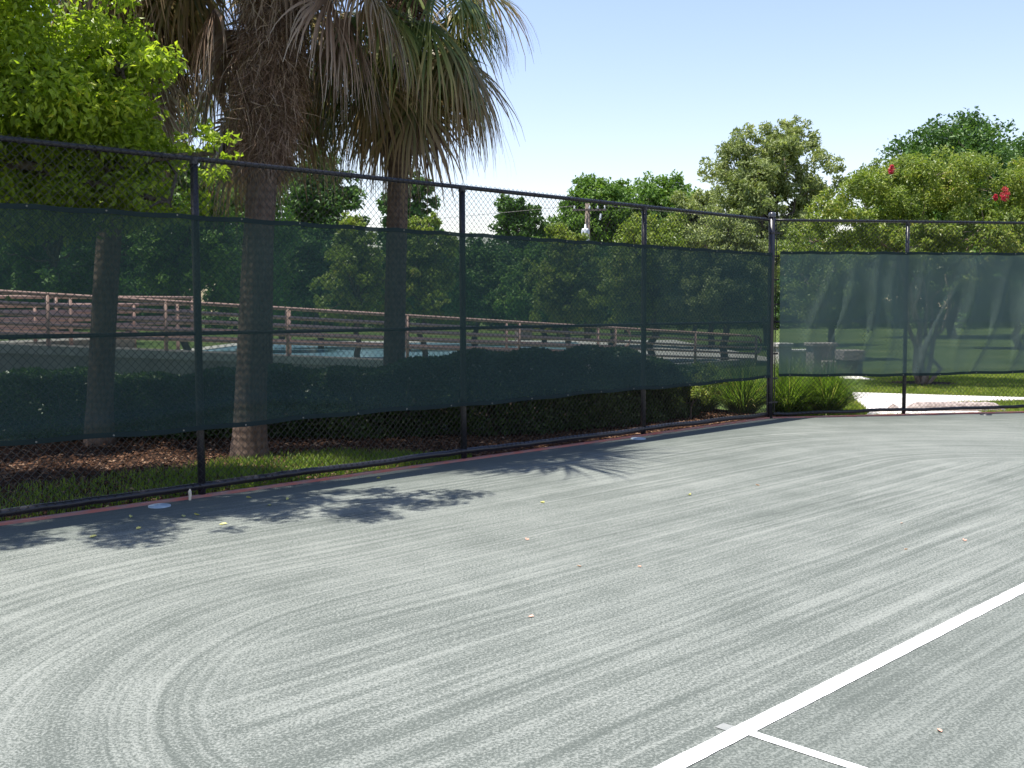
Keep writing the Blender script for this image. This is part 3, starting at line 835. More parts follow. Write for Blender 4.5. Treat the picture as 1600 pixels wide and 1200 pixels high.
# ================================================================ HEDGE AND BED
def hedge():
    rg = np.random.default_rng(77)
    front = np.array([(-9.5, 13.75), (-6.5, 13.6), (-4.05, 13.55), (-2.0, 13.5), (0.42, 13.8), (1.33, 14.5), (2.3, 15.5), (2.95, 16.3)])
    top = np.array([0.82, 0.84, 0.84, 0.92, 1.14, 1.12, 0.92, 0.72])
    root = empty("hedge", (-2.0, 14.1, 0), "long clipped dark green hedge between the long fence and the ramp", "hedge")
    seg = np.linalg.norm(np.diff(front, axis=0), axis=1); cum = np.concatenate([[0], np.cumsum(seg)])
    n = 150000
    q = rg.random(n) * cum[-1]
    fx = np.interp(q, cum, front[:, 0]); fy = np.interp(q, cum, front[:, 1]); tp = np.interp(q, cum, top)
    tp = tp + 0.04 * np.sin(q * 2.3) + 0.03 * np.sin(q * 7.1)
    dep = rg.random(n); zz = rg.random(n)
    k = rg.random(n)      # most leaves sit near the clipped faces
    dep = np.where(k < 0.35, dep * 0.12, np.where(k < 0.45, 1 - dep * 0.12, dep))
    zz = np.where(k > 0.62, 1 - zz * 0.12, 0.04 + zz * 0.96)
    bulge = 0.07 * np.sin(q * 3.1 + zz * 4) + 0.05 * np.sin(q * 8 + zz * 9)
    P = np.stack([fx - 0.15 * dep, fy + 0.05 + dep * 1.15 + bulge * (dep < 0.3), zz * tp], 1) - np.array([-2.0, 14.1, 0])
    cl = np.concatenate([P, np.full((n, 1), 0.03)], 1)
    # one leaf per sample
    ax = rg.normal(size=(n, 3)); ax[:, 2] += 0.4; ax /= np.linalg.norm(ax, axis=1)[:, None]
    nr = rg.normal(size=(n, 3)); nr[:, 2] += 0.5; s_ = np.cross(ax, nr); s_ /= np.linalg.norm(s_, axis=1)[:, None]
    ln = 0.05 * (0.7 + 0.6 * rg.random(n)) * np.where((dep > 0.25) & (dep < 0.85), 2.4, 1.0); w = ln * 0.27
    V = np.stack([P - ax * (ln / 2)[:, None], P + s_ * w[:, None], P + ax * (ln / 2)[:, None], P - s_ * w[:, None]], 1).reshape(-1, 3)
    b = np.arange(n)[:, None] * 4
    link_mesh("foliage", mesh_np("foliage", V, [b + np.array([[0, 1, 2, 3]])], M['lf_hedge']), root)
    mb = MB()
    for i in range(90):
        q = rg.random() * cum[-1]
        x = np.interp(q, cum, front[:, 0]) + 2.0; y = np.interp(q, cum, front[:, 1]) + 0.15 + rg.random() * 0.8 - 14.1; h = np.interp(q, cum, top)
        for j in range(3):
            limb(mb, (x, y, -0.05), (x + rg.normal() * 0.2, y + rg.normal() * 0.15, h * 0.75), 0.014, 0.006, rg, 0.1, 4, 4)
    mb.build("stems", M['bark'], root)["kind"] = "stuff"
hedge()

def scatter_chips(n, seed):
    """Bark mulch: bent slivers lying on the bed between the hedge and the fence."""
    rg = np.random.default_rng(seed)
    s = rg.random(n) * 14.5 - 0.5
    nlo = np.interp(s, [0, 3, 4.3, 6.2, 7.6, 12], [-1.3, -1.0, -1.2, -2.9, -4.4, -6.0])
    m = -0.08 + rg.random(n) * nlo
    xy = CC[None] - uu[None] * s[:, None] + nn[None] * m[:, None]
    c = np.concatenate([xy, (-0.012 + 0.035 * rg.random(n))[:, None]], 1)
    a = rg.random(n) * 2 * math.pi
    d = np.stack([np.cos(a), np.sin(a), rg.normal(size=n) * 0.25], 1); p = np.stack([-np.sin(a), np.cos(a), rg.normal(size=n) * 0.3], 1)
    ln = (0.012 + 0.03 * rg.random(n) ** 2)[:, None]; w = (0.005 + 0.010 * rg.random(n))[:, None]
    V = np.stack([c - d * ln - p * w, c + d * ln - p * w, c + d * ln + p * w, c - d * ln + p * w, c + np.array([0, 0, 0.012])], 1).reshape(-1, 3)
    b = np.arange(n)[:, None] * 5
    F = np.concatenate([b + [[0, 1, 4]], b + [[1, 2, 4]], b + [[2, 3, 4]], b + [[3, 0, 4]]])
    o = link_mesh("mulch", mesh_np("mulch", V, F, M['chips'])); o["kind"] = "stuff"
scatter_chips(26000, 5)

def grass(name, xy, h, w, seed, mat, z0=-0.02, lean=0.5):
    rg = np.random.default_rng(seed); n = len(xy)
    c = np.concatenate([xy, np.full((n, 1), z0)], 1)
    a = rg.random(n) * 2 * math.pi; b_ = rg.random(n) * 2 * math.pi
    hh = h * (0.5 + 0.8 * rg.random(n)); ww = w * (0.7 + 0.6 * rg.random(n))
    s_ = np.stack([np.cos(a), np.sin(a), np.zeros(n)], 1) * ww[:, None]
    l = np.stack([np.cos(b_), np.sin(b_), np.zeros(n)], 1) * (hh * lean * rg.random(n))[:, None]
    up = np.array([0, 0, 1.0])
    m = c + up * (hh * 0.6)[:, None] + l * 0.4
    t = c + up * hh[:, None] * 0.95 + l * 1.2
    V = np.stack([c - s_, c + s_, m + s_ * 0.8, m - s_ * 0.8, t], 1).reshape(-1, 3)
    b = np.arange(n)[:, None] * 5
    me = mesh_np(name, V, [b + np.array([[0, 1, 2, 3]]), b + np.array([[3, 2, 4]])], mat)
    o = link_mesh(name, me); o["kind"] = "stuff"
    return o

def strip_grass():
    rg = np.random.default_rng(9); n = 52000
    s = 6.2 + rg.random(n) * 9.2
    lim = np.interp(s, [6.2, 6.4, 6.65, 7.0, 8.0, 9.7, 15.4], [-0.25, -0.5, -1.1, -1.7, -1.95, -1.75, -2.0])
    m = -0.03 + rg.random(n) * lim
    dens = np.clip(1.25 - np.abs(m / lim) ** 2.5, 0, 1) * np.interp(s, [8.3, 10.0], [1.0, 0.28])
    pn = np.sin(s * 5.1) * np.sin(m * 6.3 + s) * 0.4 + 0.75
    keep = rg.random(n) < dens * pn
    xy = CC[None] - uu[None] * s[keep][:, None] + nn[None] * m[keep][:, None]
    grass("grass_strip", xy, 0.095, 0.0045, 10, M['grass'])
strip_grass()

def inside(P, poly):
    x, y = P[:, 0], P[:, 1]; r = np.zeros(len(P), bool); j = len(poly) - 1
    for i in range(len(poly)):
        xi, yi = poly[i]; xj, yj = poly[j]
        c = ((yi > y) != (yj > y)) & (x < (xj - xi) * (y - yi) / (yj - yi + 1e-12) + xi)
        r ^= c; j = i
    return r
rg = np.random.default_rng(15)
P = np.stack([4.6 + rg.random(260000) * 13, 16.6 + (rg.random(260000) ** 1.5) * 13], 1)
keep = (((P - CC) @ n2) < -0.06) & ~inside(P, walk) & ~inside(P, [(8.1, 25.3), (8.75, 25.2), (8.8, 27.6), (8.1, 27.6)]) & (np.hypot(P[:, 0] - 9.42, (P[:, 1] - 24.0)) > 0.75)
keep &= rg.random(len(P)) < 0.75
grass("lawn_grass", P[keep], 0.07, 0.006, 16, M['lawn'], -0.05)

def strappy_clump(label, x, y, r, h, n, seed):
    rg = np.random.default_rng(seed)
    root = empty("ornamental_grass", (x, y, -0.03), label, "grass clump", "strappy grass clumps at the corner of the fences")
    V, F = [], []
    k = 6
    a = rg.random(n) * 2 * math.pi
    el = R(35) + rg.random(n) * R(52)
    ln = h * (0.75 + 0.55 * rg.random(n))
    c0 = np.stack([np.cos(a) * r * 0.35 * rg.random(n), np.sin(a) * r * 0.35 * rg.random(n), np.zeros(n)], 1)
    d = np.stack([np.cos(a) * np.cos(el), np.sin(a) * np.cos(el), np.sin(el)], 1)
    s_ = np.stack([-np.sin(a), np.cos(a), np.zeros(n)], 1)
    pts = []
    p = c0.copy()
    for i in range(k):
        t = i / (k - 1)
        w = 0.0065 * (1 - t ** 2 * 0.9)
        pts += [p + s_ * w, p - s_ * w]
        p = p + d * (ln / (k - 1))[:, None]
        d = d + np.array([0, 0, -1]) * (0.12 + 0.5 * t) * (0.6 + 0.6 * rg.random(n))[:, None] * 0.8
        d /= np.linalg.norm(d, axis=1)[:, None]
    V = np.stack(pts, 1).reshape(-1, 3); V[:, 2] = np.maximum(V[:, 2], 0.0)
    b = np.arange(n)[:, None] * (2 * k)
    F = np.concatenate([b + np.array([[2 * i, 2 * i + 1, 2 * i + 3, 2 * i + 2]]) for i in range(k - 1)])
    o = link_mesh("blades", mesh_np("blades", V, [F], M['lilyturf']), root); o["kind"] = "stuff"

strappy_clump("pale strappy grass clump left of the corner post behind the long fence", 3.75, 16.95, 0.5, 0.80, 1500, 61)
strappy_clump("strappy grass clump just right of the corner post with blades pressing the mesh", 4.48, 16.95, 0.45, 0.76, 1500, 62)
strappy_clump("dark strappy grass clump beside the walkway, rightmost of its row", 5.15, 17.05, 0.45, 0.78, 1700, 63)
strappy_clump("strappy grass clump standing behind the row, hidden half by the windscreen", 4.7, 17.75, 0.5, 0.85, 1300, 64)
strappy_clump("strappy grass clump behind the long fence next to the hedge end", 3.15, 17.3, 0.5, 0.78, 1200, 65)

make_tree("shrub", "small loose light-green shrub at the right end of the hedge behind the long fence", "shrub", (2.75, 16.0, -0.02), (2.75, 16.0, 0.2),
          [(2.95, 16.0, 0.62, 0.32, 0.3, 0.3), (2.95, 16.15, 0.38, 0.3, 0.25, 0.22), (2.5, 15.95, 0.4, 0.25, 0.25, 0.25)], 1500, 0.06, M['lf_lime'], M['bark'], 66, 0.015, per=60, cr=0.3, twigs=30)

# ================================================================ RAMP WITH RAILINGS
P0 = np.array([-7.94, 18.0]); P7 = np.array([7.54, 32.0])
rd = P7 - P0; RL = np.linalg.norm(rd); rd = rd / RL; rq = np.array([-rd[1], rd[0]])      # rq points away from the court
def rp(t, off, z): 
    p = P0 + rd * t + rq * off
    return np.array([p[0], p[1], z])
def deck_z(t): return max(0.03, 0.97 - 0.070 * t)
def ramp():
    root = empty("ramp", (*P0, 0), "long sloping concrete access ramp behind the hedge", "ramp")
    L = np.array([*P0, 0])
    def prism(name, o0, o1, zlo, zhi, ta, tb, mat):
        ts = np.linspace(ta, tb, 24); mb = MB(); V = []
        for t in ts:
            zl = zlo(t); zh = max(zhi(t), zl + 0.01)
            V += [rp(t, o0, zl), rp(t, o1, zl), rp(t, o1, zh), rp(t, o0, zh)]
        k = np.arange(len(ts) - 1)[:, None] * 4
        F = np.concatenate([k + np.array([[a, (a + 1) % 4, 4 + (a + 1) % 4, 4 + a]]) for a in range(4)])
        mb.add(np.array(V) - L, F); mb.add(np.array(V[:4]) - L, [[0, 1, 2, 3]]); mb.add(np.array(V[-4:]) - L, [[3, 2, 1, 0]])
        mb.build(name, mat, root)
    prism("wall", 0.0, 0.16, lambda t: -0.1, lambda t: deck_z(t) - 0.02, -7, RL - 0.2, M['stucco'])
    prism("curb", -0.02, 0.18, lambda t: deck_z(t) - 0.02, lambda t: deck_z(t) + 0.13, -7, RL - 0.2, M['conc'])
    prism("deck", 0.18, 1.45, lambda t: deck_z(t) - 0.14, lambda t: deck_z(t), -7, RL, M['conc'])
    prism("curb", 1.45, 1.65, lambda t: -0.1, lambda t: deck_z(t) + 0.15, -7, RL - 4.0, M['conc'])
    prism("upper_run", 1.75, 3.3, lambda t: -0.1, lambda t: 1.12 + 0.02 * t, -7, 2.2, M['stucco'])
ramp()

def railing(label, off, ta, tb, ztop, offs, post_t, loop=True, r=0.036):
    o0 = rp(ta, off, 0)
    root = empty("handrail", tuple(o0), label, "railing", "terracotta railings on the ramp")
    for k, dz in enumerate(offs):
        mb = MB(); ts = np.linspace(ta, tb, 14)
        mb.tube([rp(t, off, ztop(t) + dz) - o0 for t in ts], r if k == 0 else r * 0.85, 8)
        mb.build("rail", M['rail'], root, True)
    if loop:
        mb = MB(); h = -offs[3] if len(offs) > 3 else 0.5; c = np.linspace(-math.pi / 2, math.pi / 2, 9)
        mb.tube([rp(tb + math.cos(a) * 0.28, off, ztop(tb) - h / 2 + math.sin(a) * h / 2) - o0 for a in c], r, 8)
        mb.build("end_loop", M['rail'], root, True)
    for t in post_t:
        mb = MB(); mb.tube([rp(t, off, max(deck_z(t) + 0.02, 0) if off < 2 else ztop(t) - 0.9) - o0, rp(t, off, ztop(t)) - o0], r * 1.05, 8)
        mb.build("post", M['rail'], root, True)

ztop = lambda t: 1.985 - (1.985 - 0.855) * t / RL
posts_t = []
for x in (-105, 79, 263, 453, 640, 815, 965, 1090, 1185):
    k = (x - 800) / 1635.0
    posts_t.append((k * P0[1] - P0[0]) / (rd[0] - k * rd[1]))
railing("terracotta pipe railing along the near edge of the ramp, ending in a rounded loop", 0.08, -6.5, posts_t[-1], ztop, (0, -0.19, -0.36, -0.53, -0.70), posts_t)
railing("terracotta pipe railing along the far edge of the ramp, shorter than the near one", 1.55, -6.5, RL - 4.4, lambda t: ztop(t) + 0.05, (0, -0.19, -0.36, -0.53, -0.70), [t + 0.9 for t in posts_t[:7]])
railing("terracotta pipe railing of the level upper run at the left end of the ramp", 2.0, -6.5, 2.4, lambda t: 1.80 + 0.008 * t, (0, -0.14, -0.28, -0.42, -0.56), [-5, -2, 0.4, 2.3], False)
railing("terracotta pipe railing farthest back on the upper run of the ramp", 3.2, -6.5, 4.2, lambda t: 1.98, (0, -0.14, -0.28, -0.42, -0.56), [-5, -2, 1.2, 4.1], False)

# ================================================================ THINGS BY THE WALKWAY
def block(name, label, cat, c, size, rz, mat, capmat=None, cap=0.0, basemat=None, group=None):
    root = empty(name, (c[0], c[1], -0.05), label, cat, group)
    h = size[2]
    mb = MB(); mb.box((0, 0, (h - cap) / 2), (size[0], size[1], h - cap), rz, 0.98); o = mb.build("body", mat, root)
    bv = o.modifiers.new("bevel", 'BEVEL'); bv.width = 0.02; bv.segments = 2
    if cap:
        mb = MB(); mb.box((0, 0, h - cap / 2), (size[0] + 0.08, size[1] + 0.08, cap), rz); o = mb.build("cap", capmat, root)
        bv = o.modifiers.new("bevel", 'BEVEL'); bv.width = 0.02; bv.segments = 2
    return root
block("stone_pillar", "low pale concrete pillar next to the corner post, behind the strappy grass", "pillar", (7.9, 30.6), (0.42, 0.42, 0.75), 0.2, M['conc'], M['conc'], 0.12)
block("stone_wall", "long low concrete wall between the pillar and the square block", "wall", (8.55, 30.9), (1.5, 0.35, 0.55), 0.15, M['conc'], M['walk'], 0.08)
block("stone_block", "tall square concrete block, biggest of the blocks by the walkway", "stone block", (8.15, 27.6), (0.62, 0.55, 0.85), 0.1, M['pink'], M['pink'], 0.1)
block("stone_block", "small concrete step leaning on the tall square block", "stone block", (8.05, 26.6), (0.32, 0.3, 0.42), 0.1, M['pink'])
block("concrete_bench", "concrete bench with pale rough top and dark base beside the square block", "bench", (8.72, 27.0), (0.5, 0.5, 0.68), 0.1, mat_plain("dark_brick", (0.10, 0.07, 0.055), (0.06, 0.045, 0.04), 8, 0.9, 0.4), M['pink'], 0.26)

def curbstone(label, pts, w, h, seed):
    """A rounded low curb made of coarse pitted stone."""
    rg = np.random.default_rng(seed)
    root = empty("curb_stone", (pts[0][0], pts[0][1], -0.03), label, "curb stone")
    P = np.array(pts, float); n = 26; m = 10
    t = np.linspace(0, 1, n)
    cx = np.interp(t, np.linspace(0, 1, len(P)), P[:, 0]); cy = np.interp(t, np.linspace(0, 1, len(P)), P[:, 1])
    d = np.gradient(np.stack([cx, cy], 1), axis=0); d /= np.linalg.norm(d, axis=1)[:, None]
    q = np.stack([-d[:, 1], d[:, 0]], 1)
    e = np.minimum(t, 1 - t) * np.linalg.norm(P[-1] - P[0]); k = np.sqrt(np.clip(e / 0.22, 0.02, 1)) ** 1.0
    V = []
    for i in range(n):
        for j in range(m):
            a = math.pi * j / (m - 1)
            r = 1 + rg.normal() * 0.03
            off = -math.cos(a) * w / 2 * k[i] ** 0.6 * r; z = (abs(math.sin(a)) ** 0.55) * h * k[i] * r
            V.append((cx[i] + q[i, 0] * off - P[0, 0], cy[i] + q[i, 1] * off - P[0, 1], z))
    F = [[i * m + j, i * m + j + 1, (i + 1) * m + j + 1, (i + 1) * m + j] for i in range(n - 1) for j in range(m - 1)]
    link_mesh("stone", mesh_np("stone", np.array(V), np.array(F), M['pink'], True), root)
curbstone("long low rounded pitted curb stone just outside the short fence", [(6.62, 17.55), (7.4, 17.5), (8.25, 17.42)], 0.34, 0.155, 3)
curbstone("short chunk of pitted stone left of the long curb stone outside the short fence", [(6.28, 17.5), (6.50, 17.42)], 0.34, 0.18, 4)

# utility pole far beyond the fence
def pole():
    root = empty("utility_pole", (4.33, 60, -0.05), "wooden utility pole with crossarm and grey transformer in front of the far trees", "utility pole")
    mb = MB(); mb.tube([(0, 0, -0.2), (0, 0, 4), (0, 0, 7.75)], [0.2, 0.17, 0.14], 10); p = mb.build("pole", M['polewood'], root, True)
    mb = MB(); mb.box((0.1, -0.2, 7.37), (1.95, 0.09, 0.10)); mb.build("crossarm", M['polewood'], root)
    for x in (-0.75, 0.1, 0.55, 0.95):
        mb = MB(); mb.lathe([(0.0, 0), (0.04, 0.0), (0.06, 0.06), (0.035, 0.1), (0.055, 0.14), (0.0, 0.2)], (x, -0.2, 7.42), 8); mb.build("insulator", M['tin'], root)
    mb = MB(); mb.tube([(0.75, -0.28, 7.15), (0.68, -0.28, 6.8)], 0.06, 8); mb.build("fuse_cutout", M['tin'], root)
    mb = MB(); mb.lathe([(0, 5.55), (0.2, 5.55), (0.23, 5.62), (0.23, 6.2), (0.2, 6.3), (0.06, 6.34), (0.05, 6.55), (0, 6.57)], (-0.15, -0.42, 0), 14); mb.build("transformer", M['tin'], root, True)
    for dx, z in ((-0.75, 7.6), (0.95, 7.6)):
        mb = MB(); t = np.linspace(0, 1, 14); sg = 60 if dx > 0 else -60
        mb.tube(np.stack([dx + t * sg, -0.2 + t * 18, z - 1.2 * np.sin(t * math.pi)], 1), 0.012, 4); mb.build("cable", M['wirefar'], root)
pole()

# ================================================================ BACKGROUND TREES
def px(x, Y): return (x - 800) / 1635.0 * Y
def pz(y, Y): return 1.691 + (484.5 - y) / 1635.0 * Y
def bg(label, x, Y, ytop, rpx, mat, seed, n=9000, size=0.24, ybot=None, nb=7, name="tree", hang=0.1, flat=0.8, group="trees beyond the fence", cr=0.34, width=0.55, per=24):
    rg = np.random.default_rng(seed)
    X = px(x, Y); zt = pz(ytop, Y); r = rpx * 1.2 / 1635.0 * Y; n = int(n * 1.2)
    zb = pz(ybot, Y) if ybot is not None else max(1.0, zt - 2.4 * r)
    cz = (zt + zb) / 2; hz = (zt - zb) / 2
    blobs = []
    nb = int(nb * 1.5) + 3
    for i in range(nb):
        a = i * 2.4 + rg.random() * 0.7; f = (i + 0.5) / nb
        rr = r * (0.26 + 0.18 * rg.random())
        zc = cz + (hz - rr * flat * 0.9) * (2 * f - 1)
        prof = math.sin(math.pi * min(1, 0.30 + 0.62 * f)) ** 0.6 if f < 0.4 else math.sqrt(max(0.02, 1 - ((f - 0.4) / 0.66) ** 2))
        k = max(0.05, prof - rr / r * 0.8) * (0.55 + 0.5 * rg.random())
        blobs.append((X + math.cos(a) * k * r, Y + math.sin(a) * k * r * 0.8, zc, rr, rr, rr * flat))
    blobs.append((X, Y, cz - hz * 0.1, r * 0.6, r * 0.5, hz * 0.75))
    blobs.append((X + r * 0.15 * rg.normal(), Y, zt - r * 0.25, r * 0.30, r * 0.30, r * 0.25))
    return make_tree(name, label, "tree", (X, Y, -0.05), (X, Y, max(0.6, zb + 0.25 * (zt - zb))), blobs, n, size, mat, M['bark'], seed, 0.07 * (r / 3) + 0.05, group, per=per, cr=cr, shell=0.45, hang=hang, twigs=40, width=width)

bg("tall pale olive tree standing above the corner post against the sky", 1200, 50, 190, 108, M['lf_olive'], 201, 45000, 0.20, 440, 11, flat=0.9, cr=0.26, width=0.4)
bg("big dark green oak at the right edge behind the flowering crape myrtle", 1490, 62, 186, 140, M['lf_dark'], 202, 52000, 0.26, 440, 11)
bg("dark green oak partly cut off by the right edge of the photo", 1640, 66, 205, 110, M['lf_dark'], 203, 22500, 0.28, 440, 8)
bg("rounded mid-green tree left of the pale olive tree above the fence", 1030, 74, 272, 72, M['lf_mid'], 204, 19500, 0.26, 440, 8)
bg("mid-green tree right behind the utility pole", 925, 72, 281, 74, M['lf_mid'], 205, 19500, 0.26, 440, 8)
bg("leafy tree filling the gap between the pole tree and its right neighbour", 978, 78, 286, 52, M['lf_mid'], 227, 16000, 0.27, 440, 8)
bg("paler tree half behind the tall pale olive tree on its left side", 1082, 68, 296, 52, M['lf_olive'], 228, 16000, 0.22, 440, 8)
bg("small dark tree standing alone against the sky between two fence posts", 812, 70, 306, 44, M['lf_dark'], 206, 11250, 0.25, 440, 7)
bg("dark pine-like tree right behind the slim palm trunk", 640, 45, 268, 62, M['lf_dark'], 207, 18000, 0.2, 518, 9, flat=1.0)
bg("dark tree between the two palm trunks", 500, 48, 235, 75, M['lf_dark'], 208, 21000, 0.22, 518, 9)
bg("tall shaded tree behind the thick palm trunk", 380, 44, 200, 85, M['lf_mid'], 209, 22500, 0.2, 518, 10)
bg("shaded tree behind the slim hidden palm at the left", 200, 42, 250, 100, M['lf_dark'], 210, 21000, 0.21, 518, 9)
bg("shaded tree at the far left behind the bright green tree", 20, 40, 240, 110, M['lf_dark'], 211, 21000, 0.2, 518, 9)
bg("low yellow-green tree in front of the utility pole", 885, 36, 356, 66, M['lf_lime'], 212, 18000, 0.12, 518, 8)
bg("low yellow-green tree between the third post and the pole", 1020, 34, 336, 85, M['lf_lime'], 213, 19500, 0.12, 518, 8)
bg("low olive tree in front of the tall olive tree just left of the corner post", 1130, 33, 338, 85, M['lf_olive'], 214, 21000, 0.12, 518, 9)
bg("low light-green tree right of the slim palm trunk", 665, 38, 335, 55, M['lf_lime'], 215, 13500, 0.13, 518, 7)
bg("low light-green tree left of the slim palm trunk", 560, 37, 335, 60, M['lf_lime'], 216, 13500, 0.13, 518, 7)
bg("shaded low tree behind the second fence post", 745, 52, 372, 75, M['lf_dark'], 217, 16500, 0.2, 518, 8)
bg("shaded low tree behind the windscreen below the lone small tree", 850, 50, 376, 70, M['lf_mid'], 218, 15000, 0.2, 518, 8)
bg("dark low tree behind the windscreen below the utility pole", 960, 48, 378, 80, M['lf_dark'], 219, 16500, 0.2, 518, 8)
bg("dark low tree behind the windscreen left of the corner post", 1110, 46, 375, 85, M['lf_dark'], 220, 18000, 0.2, 518, 8)
bg("dark tree on thin trunks behind the creased windscreen", 1300, 36, 380, 85, M['lf_dark'], 221, 18000, 0.16, 518, 8)
bg("shaded tree behind the creased windscreen at the right edge", 1590, 45, 360, 95, M['lf_mid'], 222, 18000, 0.18, 518, 8)
bg("low dark tree behind the windscreen below the thick palm", 440, 60, 350, 80, M['lf_dark'], 223, 13500, 0.24, 518, 7)
bg("low dark tree behind the windscreen at the left of the ramp", 90, 55, 330, 110, M['lf_dark'], 224, 15000, 0.24, 518, 7)


def treeline():
    rg = np.random.default_rng(300); cl = []
    for i in range(1300):
        x = -80 + 190 * rg.random(); y = 92 + 20 * rg.random() - abs(x) * 0.05
        h = 6.0 + 1.3 * math.sin(x * 0.21) + 0.9 * math.sin(x * 0.57 + 1) + 0.5 * math.sin(x * 1.3)
        cl.append((x, y, 0.3 + h * rg.random() ** 1.2, 0.8 + 0.9 * rg.random()))
    o = link_mesh("woodland", leaf_cloud("woodland", cl, 150000, 0.55, M['lf_dark'], 301)); o["kind"] = "stuff"
treeline()

bg("tall leafy tree behind the slim hidden palm, filling the gap above the windscreen", 290, 33, 150, 80, M['lf_mid'], 225, 22000, 0.15, 500, 10)
bg("tall dark tree at the far left behind the hidden palm", 90, 31, 140, 90, M['lf_dark'], 226, 22000, 0.15, 500, 10)
# crape myrtle with red flowers
cm = make_tree("crape_myrtle", "spreading yellow-green crape myrtle with a few red flowers behind the short fence", "tree", (9.42, 24.0, -0.05), None,
          [(9.4, 24.0, 4.6, 1.5, 1.5, 0.62), (7.9, 23.6, 3.9, 1.15, 1.2, 0.8), (11.0, 24.0, 4.3, 1.3, 1.3, 0.75), (12.4, 24.2, 3.6, 1.2, 1.2, 0.9), (6.9, 24.2, 3.2, 0.95, 1.0, 0.6),
           (8.6, 22.9, 3.0, 1.2, 0.9, 0.6), (10.2, 22.9, 3.2, 1.3, 0.9, 0.7), (9.3, 25.2, 3.4, 1.6, 1.0, 0.9), (11.7, 23.0, 2.7, 1.0, 0.9, 0.6), (7.5, 23.2, 2.5, 0.8, 0.8, 0.5), (8.2, 24.5, 2.2, 1.1, 0.9, 0.5), (10.6, 24.6, 2.3, 1.2, 0.9, 0.5), (12.6, 24.0, 2.2, 1.0, 0.9, 0.5), (6.7, 23.8, 2.3, 0.6, 0.7, 0.5), (9.6, 22.8, 2.4, 1.0, 0.7, 0.4), (7.3, 24.6, 1.75, 0.9, 0.8, 0.45), (11.4, 24.4, 1.8, 1.0, 0.8, 0.5), (9.3, 25.3, 1.9, 1.2, 0.7, 0.5), (12.9, 23.6, 1.7, 0.9, 0.8, 0.4), (8.7, 24.2, 4.75, 0.7, 0.7, 0.4), (13.2, 23.5, 2.8, 1.0, 1.0, 0.8)],
          95000, 0.09, M['lf_lime'], M['crapebark'], 230, 0.055, per=75, cr=0.20, shell=0.42, hang=0.25, width=0.45, twigs=170,
          stems=[(-0.7, -0.3, 2.7), (0.1, 0.2, 2.9), (0.75, -0.2, 2.7), (-0.3, 0.4, 2.8), (0.4, -0.5, 2.6), (-0.25, -0.4, 2.4), (0.5, 0.35, 2.6)])
for (x, y, Y, r) in ((1387, 271, 22.9, 0.075), (1563, 309, 22.6, 0.11), (1549, 314, 22.8, 0.05)):
    c = np.array([px(x, Y) - 9.42, Y - 24.0, pz(y, Y) + 0.05])
    cl = [(c[0], c[1], c[2], r), (c[0], c[1], c[2] + r, r * 0.7), (c[0], c[1], c[2] - r * 0.8, r * 0.8)]
    link_mesh("flower", leaf_cloud("flower", cl, 260, 0.035, M['lf_red'], 240 + int(x), 0, 0, 0.8), cm)
def tr(label, x, Y, r, h):
    pass
# golden shrub and pale boulder by the pool
make_tree("shrub", "small golden-yellow shrub glimpsed through the windscreen beyond the pool", "shrub", (px(872, 60), 60, -0.05), (px(872, 60), 60, 0.4),
          [(px(868, 60), 60, 0.75, 1.2, 0.8, 0.5), (px(885, 60), 60, 0.8, 0.9, 0.8, 0.5)], 2200, 0.14, M['lf_yellow'], M['bark'], 251, 0.04, per=30, twigs=20)
block("stone_block", "pale boulder-like block beyond the pool beside the golden shrub", "stone block", (px(818, 59), 59), (0.85, 0.6, 1.6), 0.3, M['pink'])
# mulch ring under the crape myrtle
a = np.linspace(0, 2 * math.pi, 18, endpoint=False)
poly_sheet("mulch_ring", [(9.42 + 0.85 * math.cos(q) * (1 + 0.1 * math.sin(3 * q)), 24.0 + 0.85 * math.sin(q)) for q in a], -0.03, M['mulch'])

# ================================================================ SMALL THINGS ON THE COURT
def lid(label, x, y, r, mat):
    root = empty("irrigation_lid", (x, y, 0), label, "lid", "round lids along the fence")
    mb = MB(); mb.lathe([(0.0, 0.016), (r * 0.35, 0.0165), (r * 0.86, 0.014), (r * 0.90, 0.010), (r, 0.010), (r, -0.02)], (0, 0, 0), 28); mb.build("rim", mat, root, True)
    mb = MB(); mb.lathe([(0.0, 0.022), (r * 0.12, 0.021), (r * 0.14, 0.012)], (0, 0, 0), 12); mb.build("knob", mat, root, True)
p = sn(10.05, 0.16); lid("round pale lid in the court by the fence under the tree shade", p[0], p[1], 0.095, M['disc'])
p = sn(3.45, 0.17); lid("round grey lid in the court near the third fence post", p[0], p[1], 0.10, M['disc'])
p = sn2(3.55, 0.22); lid("round dark lid in the court below the creased windscreen", p[0], p[1], 0.09, M['vinyl'])

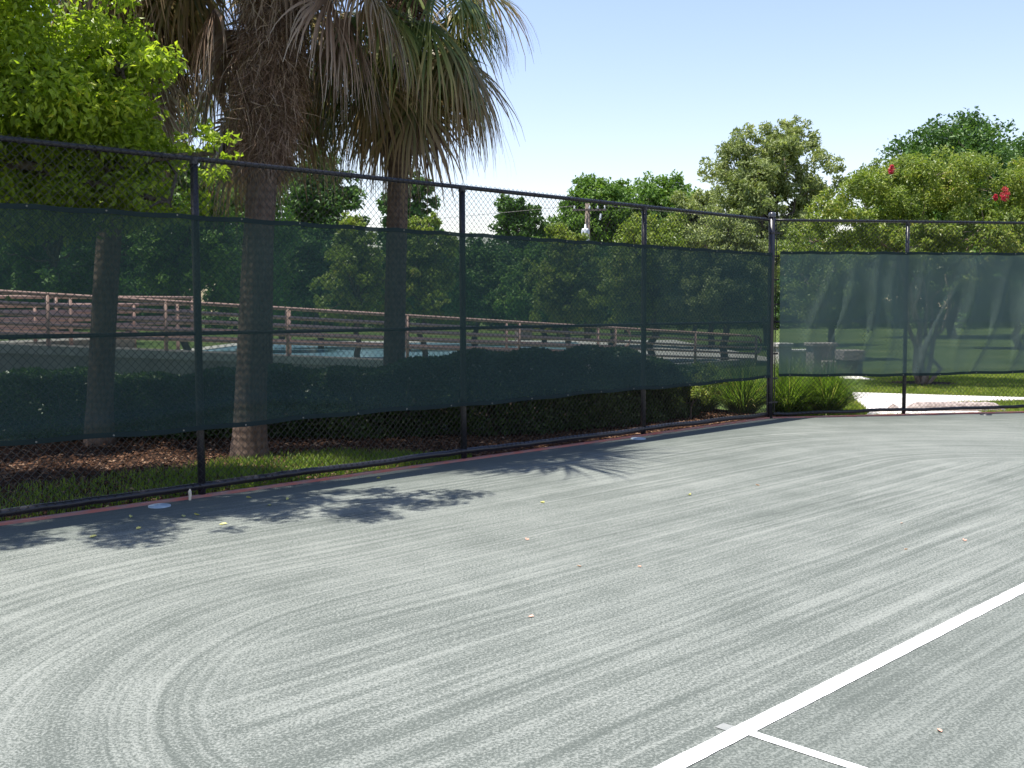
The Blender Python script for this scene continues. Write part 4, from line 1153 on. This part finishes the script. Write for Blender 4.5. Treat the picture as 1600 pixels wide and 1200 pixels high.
st = empty("stake", (*sn(9.72, 0.07), 0), "small bleached wooden stake poking up beside the bottom rail", "stake")
mb = MB(); mb.tube([(0, 0, -0.02), (0.004, 0, 0.04), (0.0, 0.004, 0.075), (0.004, 0.004, 0.10)], [0.010, 0.014, 0.016, 0.006], 6); mb.build("peg", M['white_stake'], st)

def leaf_mesh(name, ln, w, mat, curl):
    V = np.array([[-ln, 0, 0.004], [-0.3 * ln, w, curl], [0.5 * ln, 0.7 * w, curl * 1.3], [ln, 0, curl * 0.6], [0.5 * ln, -0.7 * w, curl * 0.8], [-0.3 * ln, -w, curl * 0.5], [0, 0, 0.003]])
    return mesh_np(name, V, np.array([[0, 6, 1], [1, 6, 2], [2, 6, 3], [3, 6, 4], [4, 6, 5], [5, 6, 0]]), mat)
LM = [leaf_mesh("leaf", 0.034, 0.017, M['fallen'], 0.012), leaf_mesh("leaf", 0.026, 0.014, M['fallen'], 0.018)]
PM = [leaf_mesh("petal", 0.022, 0.015, M['petal'], 0.012), leaf_mesh("petal", 0.017, 0.010, M['petal'], 0.009)]
rnd = random.Random(4)
def unpix(x, y):
    d = 1.691 * 1635.0 / max(5, (y - 484.5)); return (x - 800) / 1635.0 * d * 1.0, d * 0.995
for (x, y) in ((283, 807), (304, 805), (345, 820), (386, 778), (341, 768), (212, 826), (200, 808), (418, 790), (447, 781), (847, 787), (1078, 776), (140, 839), (590, 748), (165, 792)):
    X, Y = unpix(x, y)
    o = link_mesh("fallen_leaf", rnd.choice(LM), None, (X, Y, 0.001)); o.rotation_euler = (0, 0, rnd.uniform(0, 6.28))
    if x < 500:
        tag(o, "small fallen yellow-green leaf lying in the tree shade beside the long fence", "leaf", "fallen leaves in the tree shade")
    else:
        tag(o, "small fallen yellow-green leaf lying out on the court beyond the tree shade", "leaf", "fallen leaves on the open court")
for (x, y) in ((1412, 822), (1512, 850), (1480, 1158), (829, 970), (1420, 864), (1000, 890), (1185, 761), (905, 889), (823, 846)):
    X, Y = unpix(x, y)
    o = link_mesh("fallen_petal", rnd.choice(PM), None, (X, Y, 0.001)); o.rotation_euler = (0, 0, rnd.uniform(0, 6.28))
    tag(o, "tiny pinkish petal lying on the open sunny court", "petal", "pinkish petals on the court")
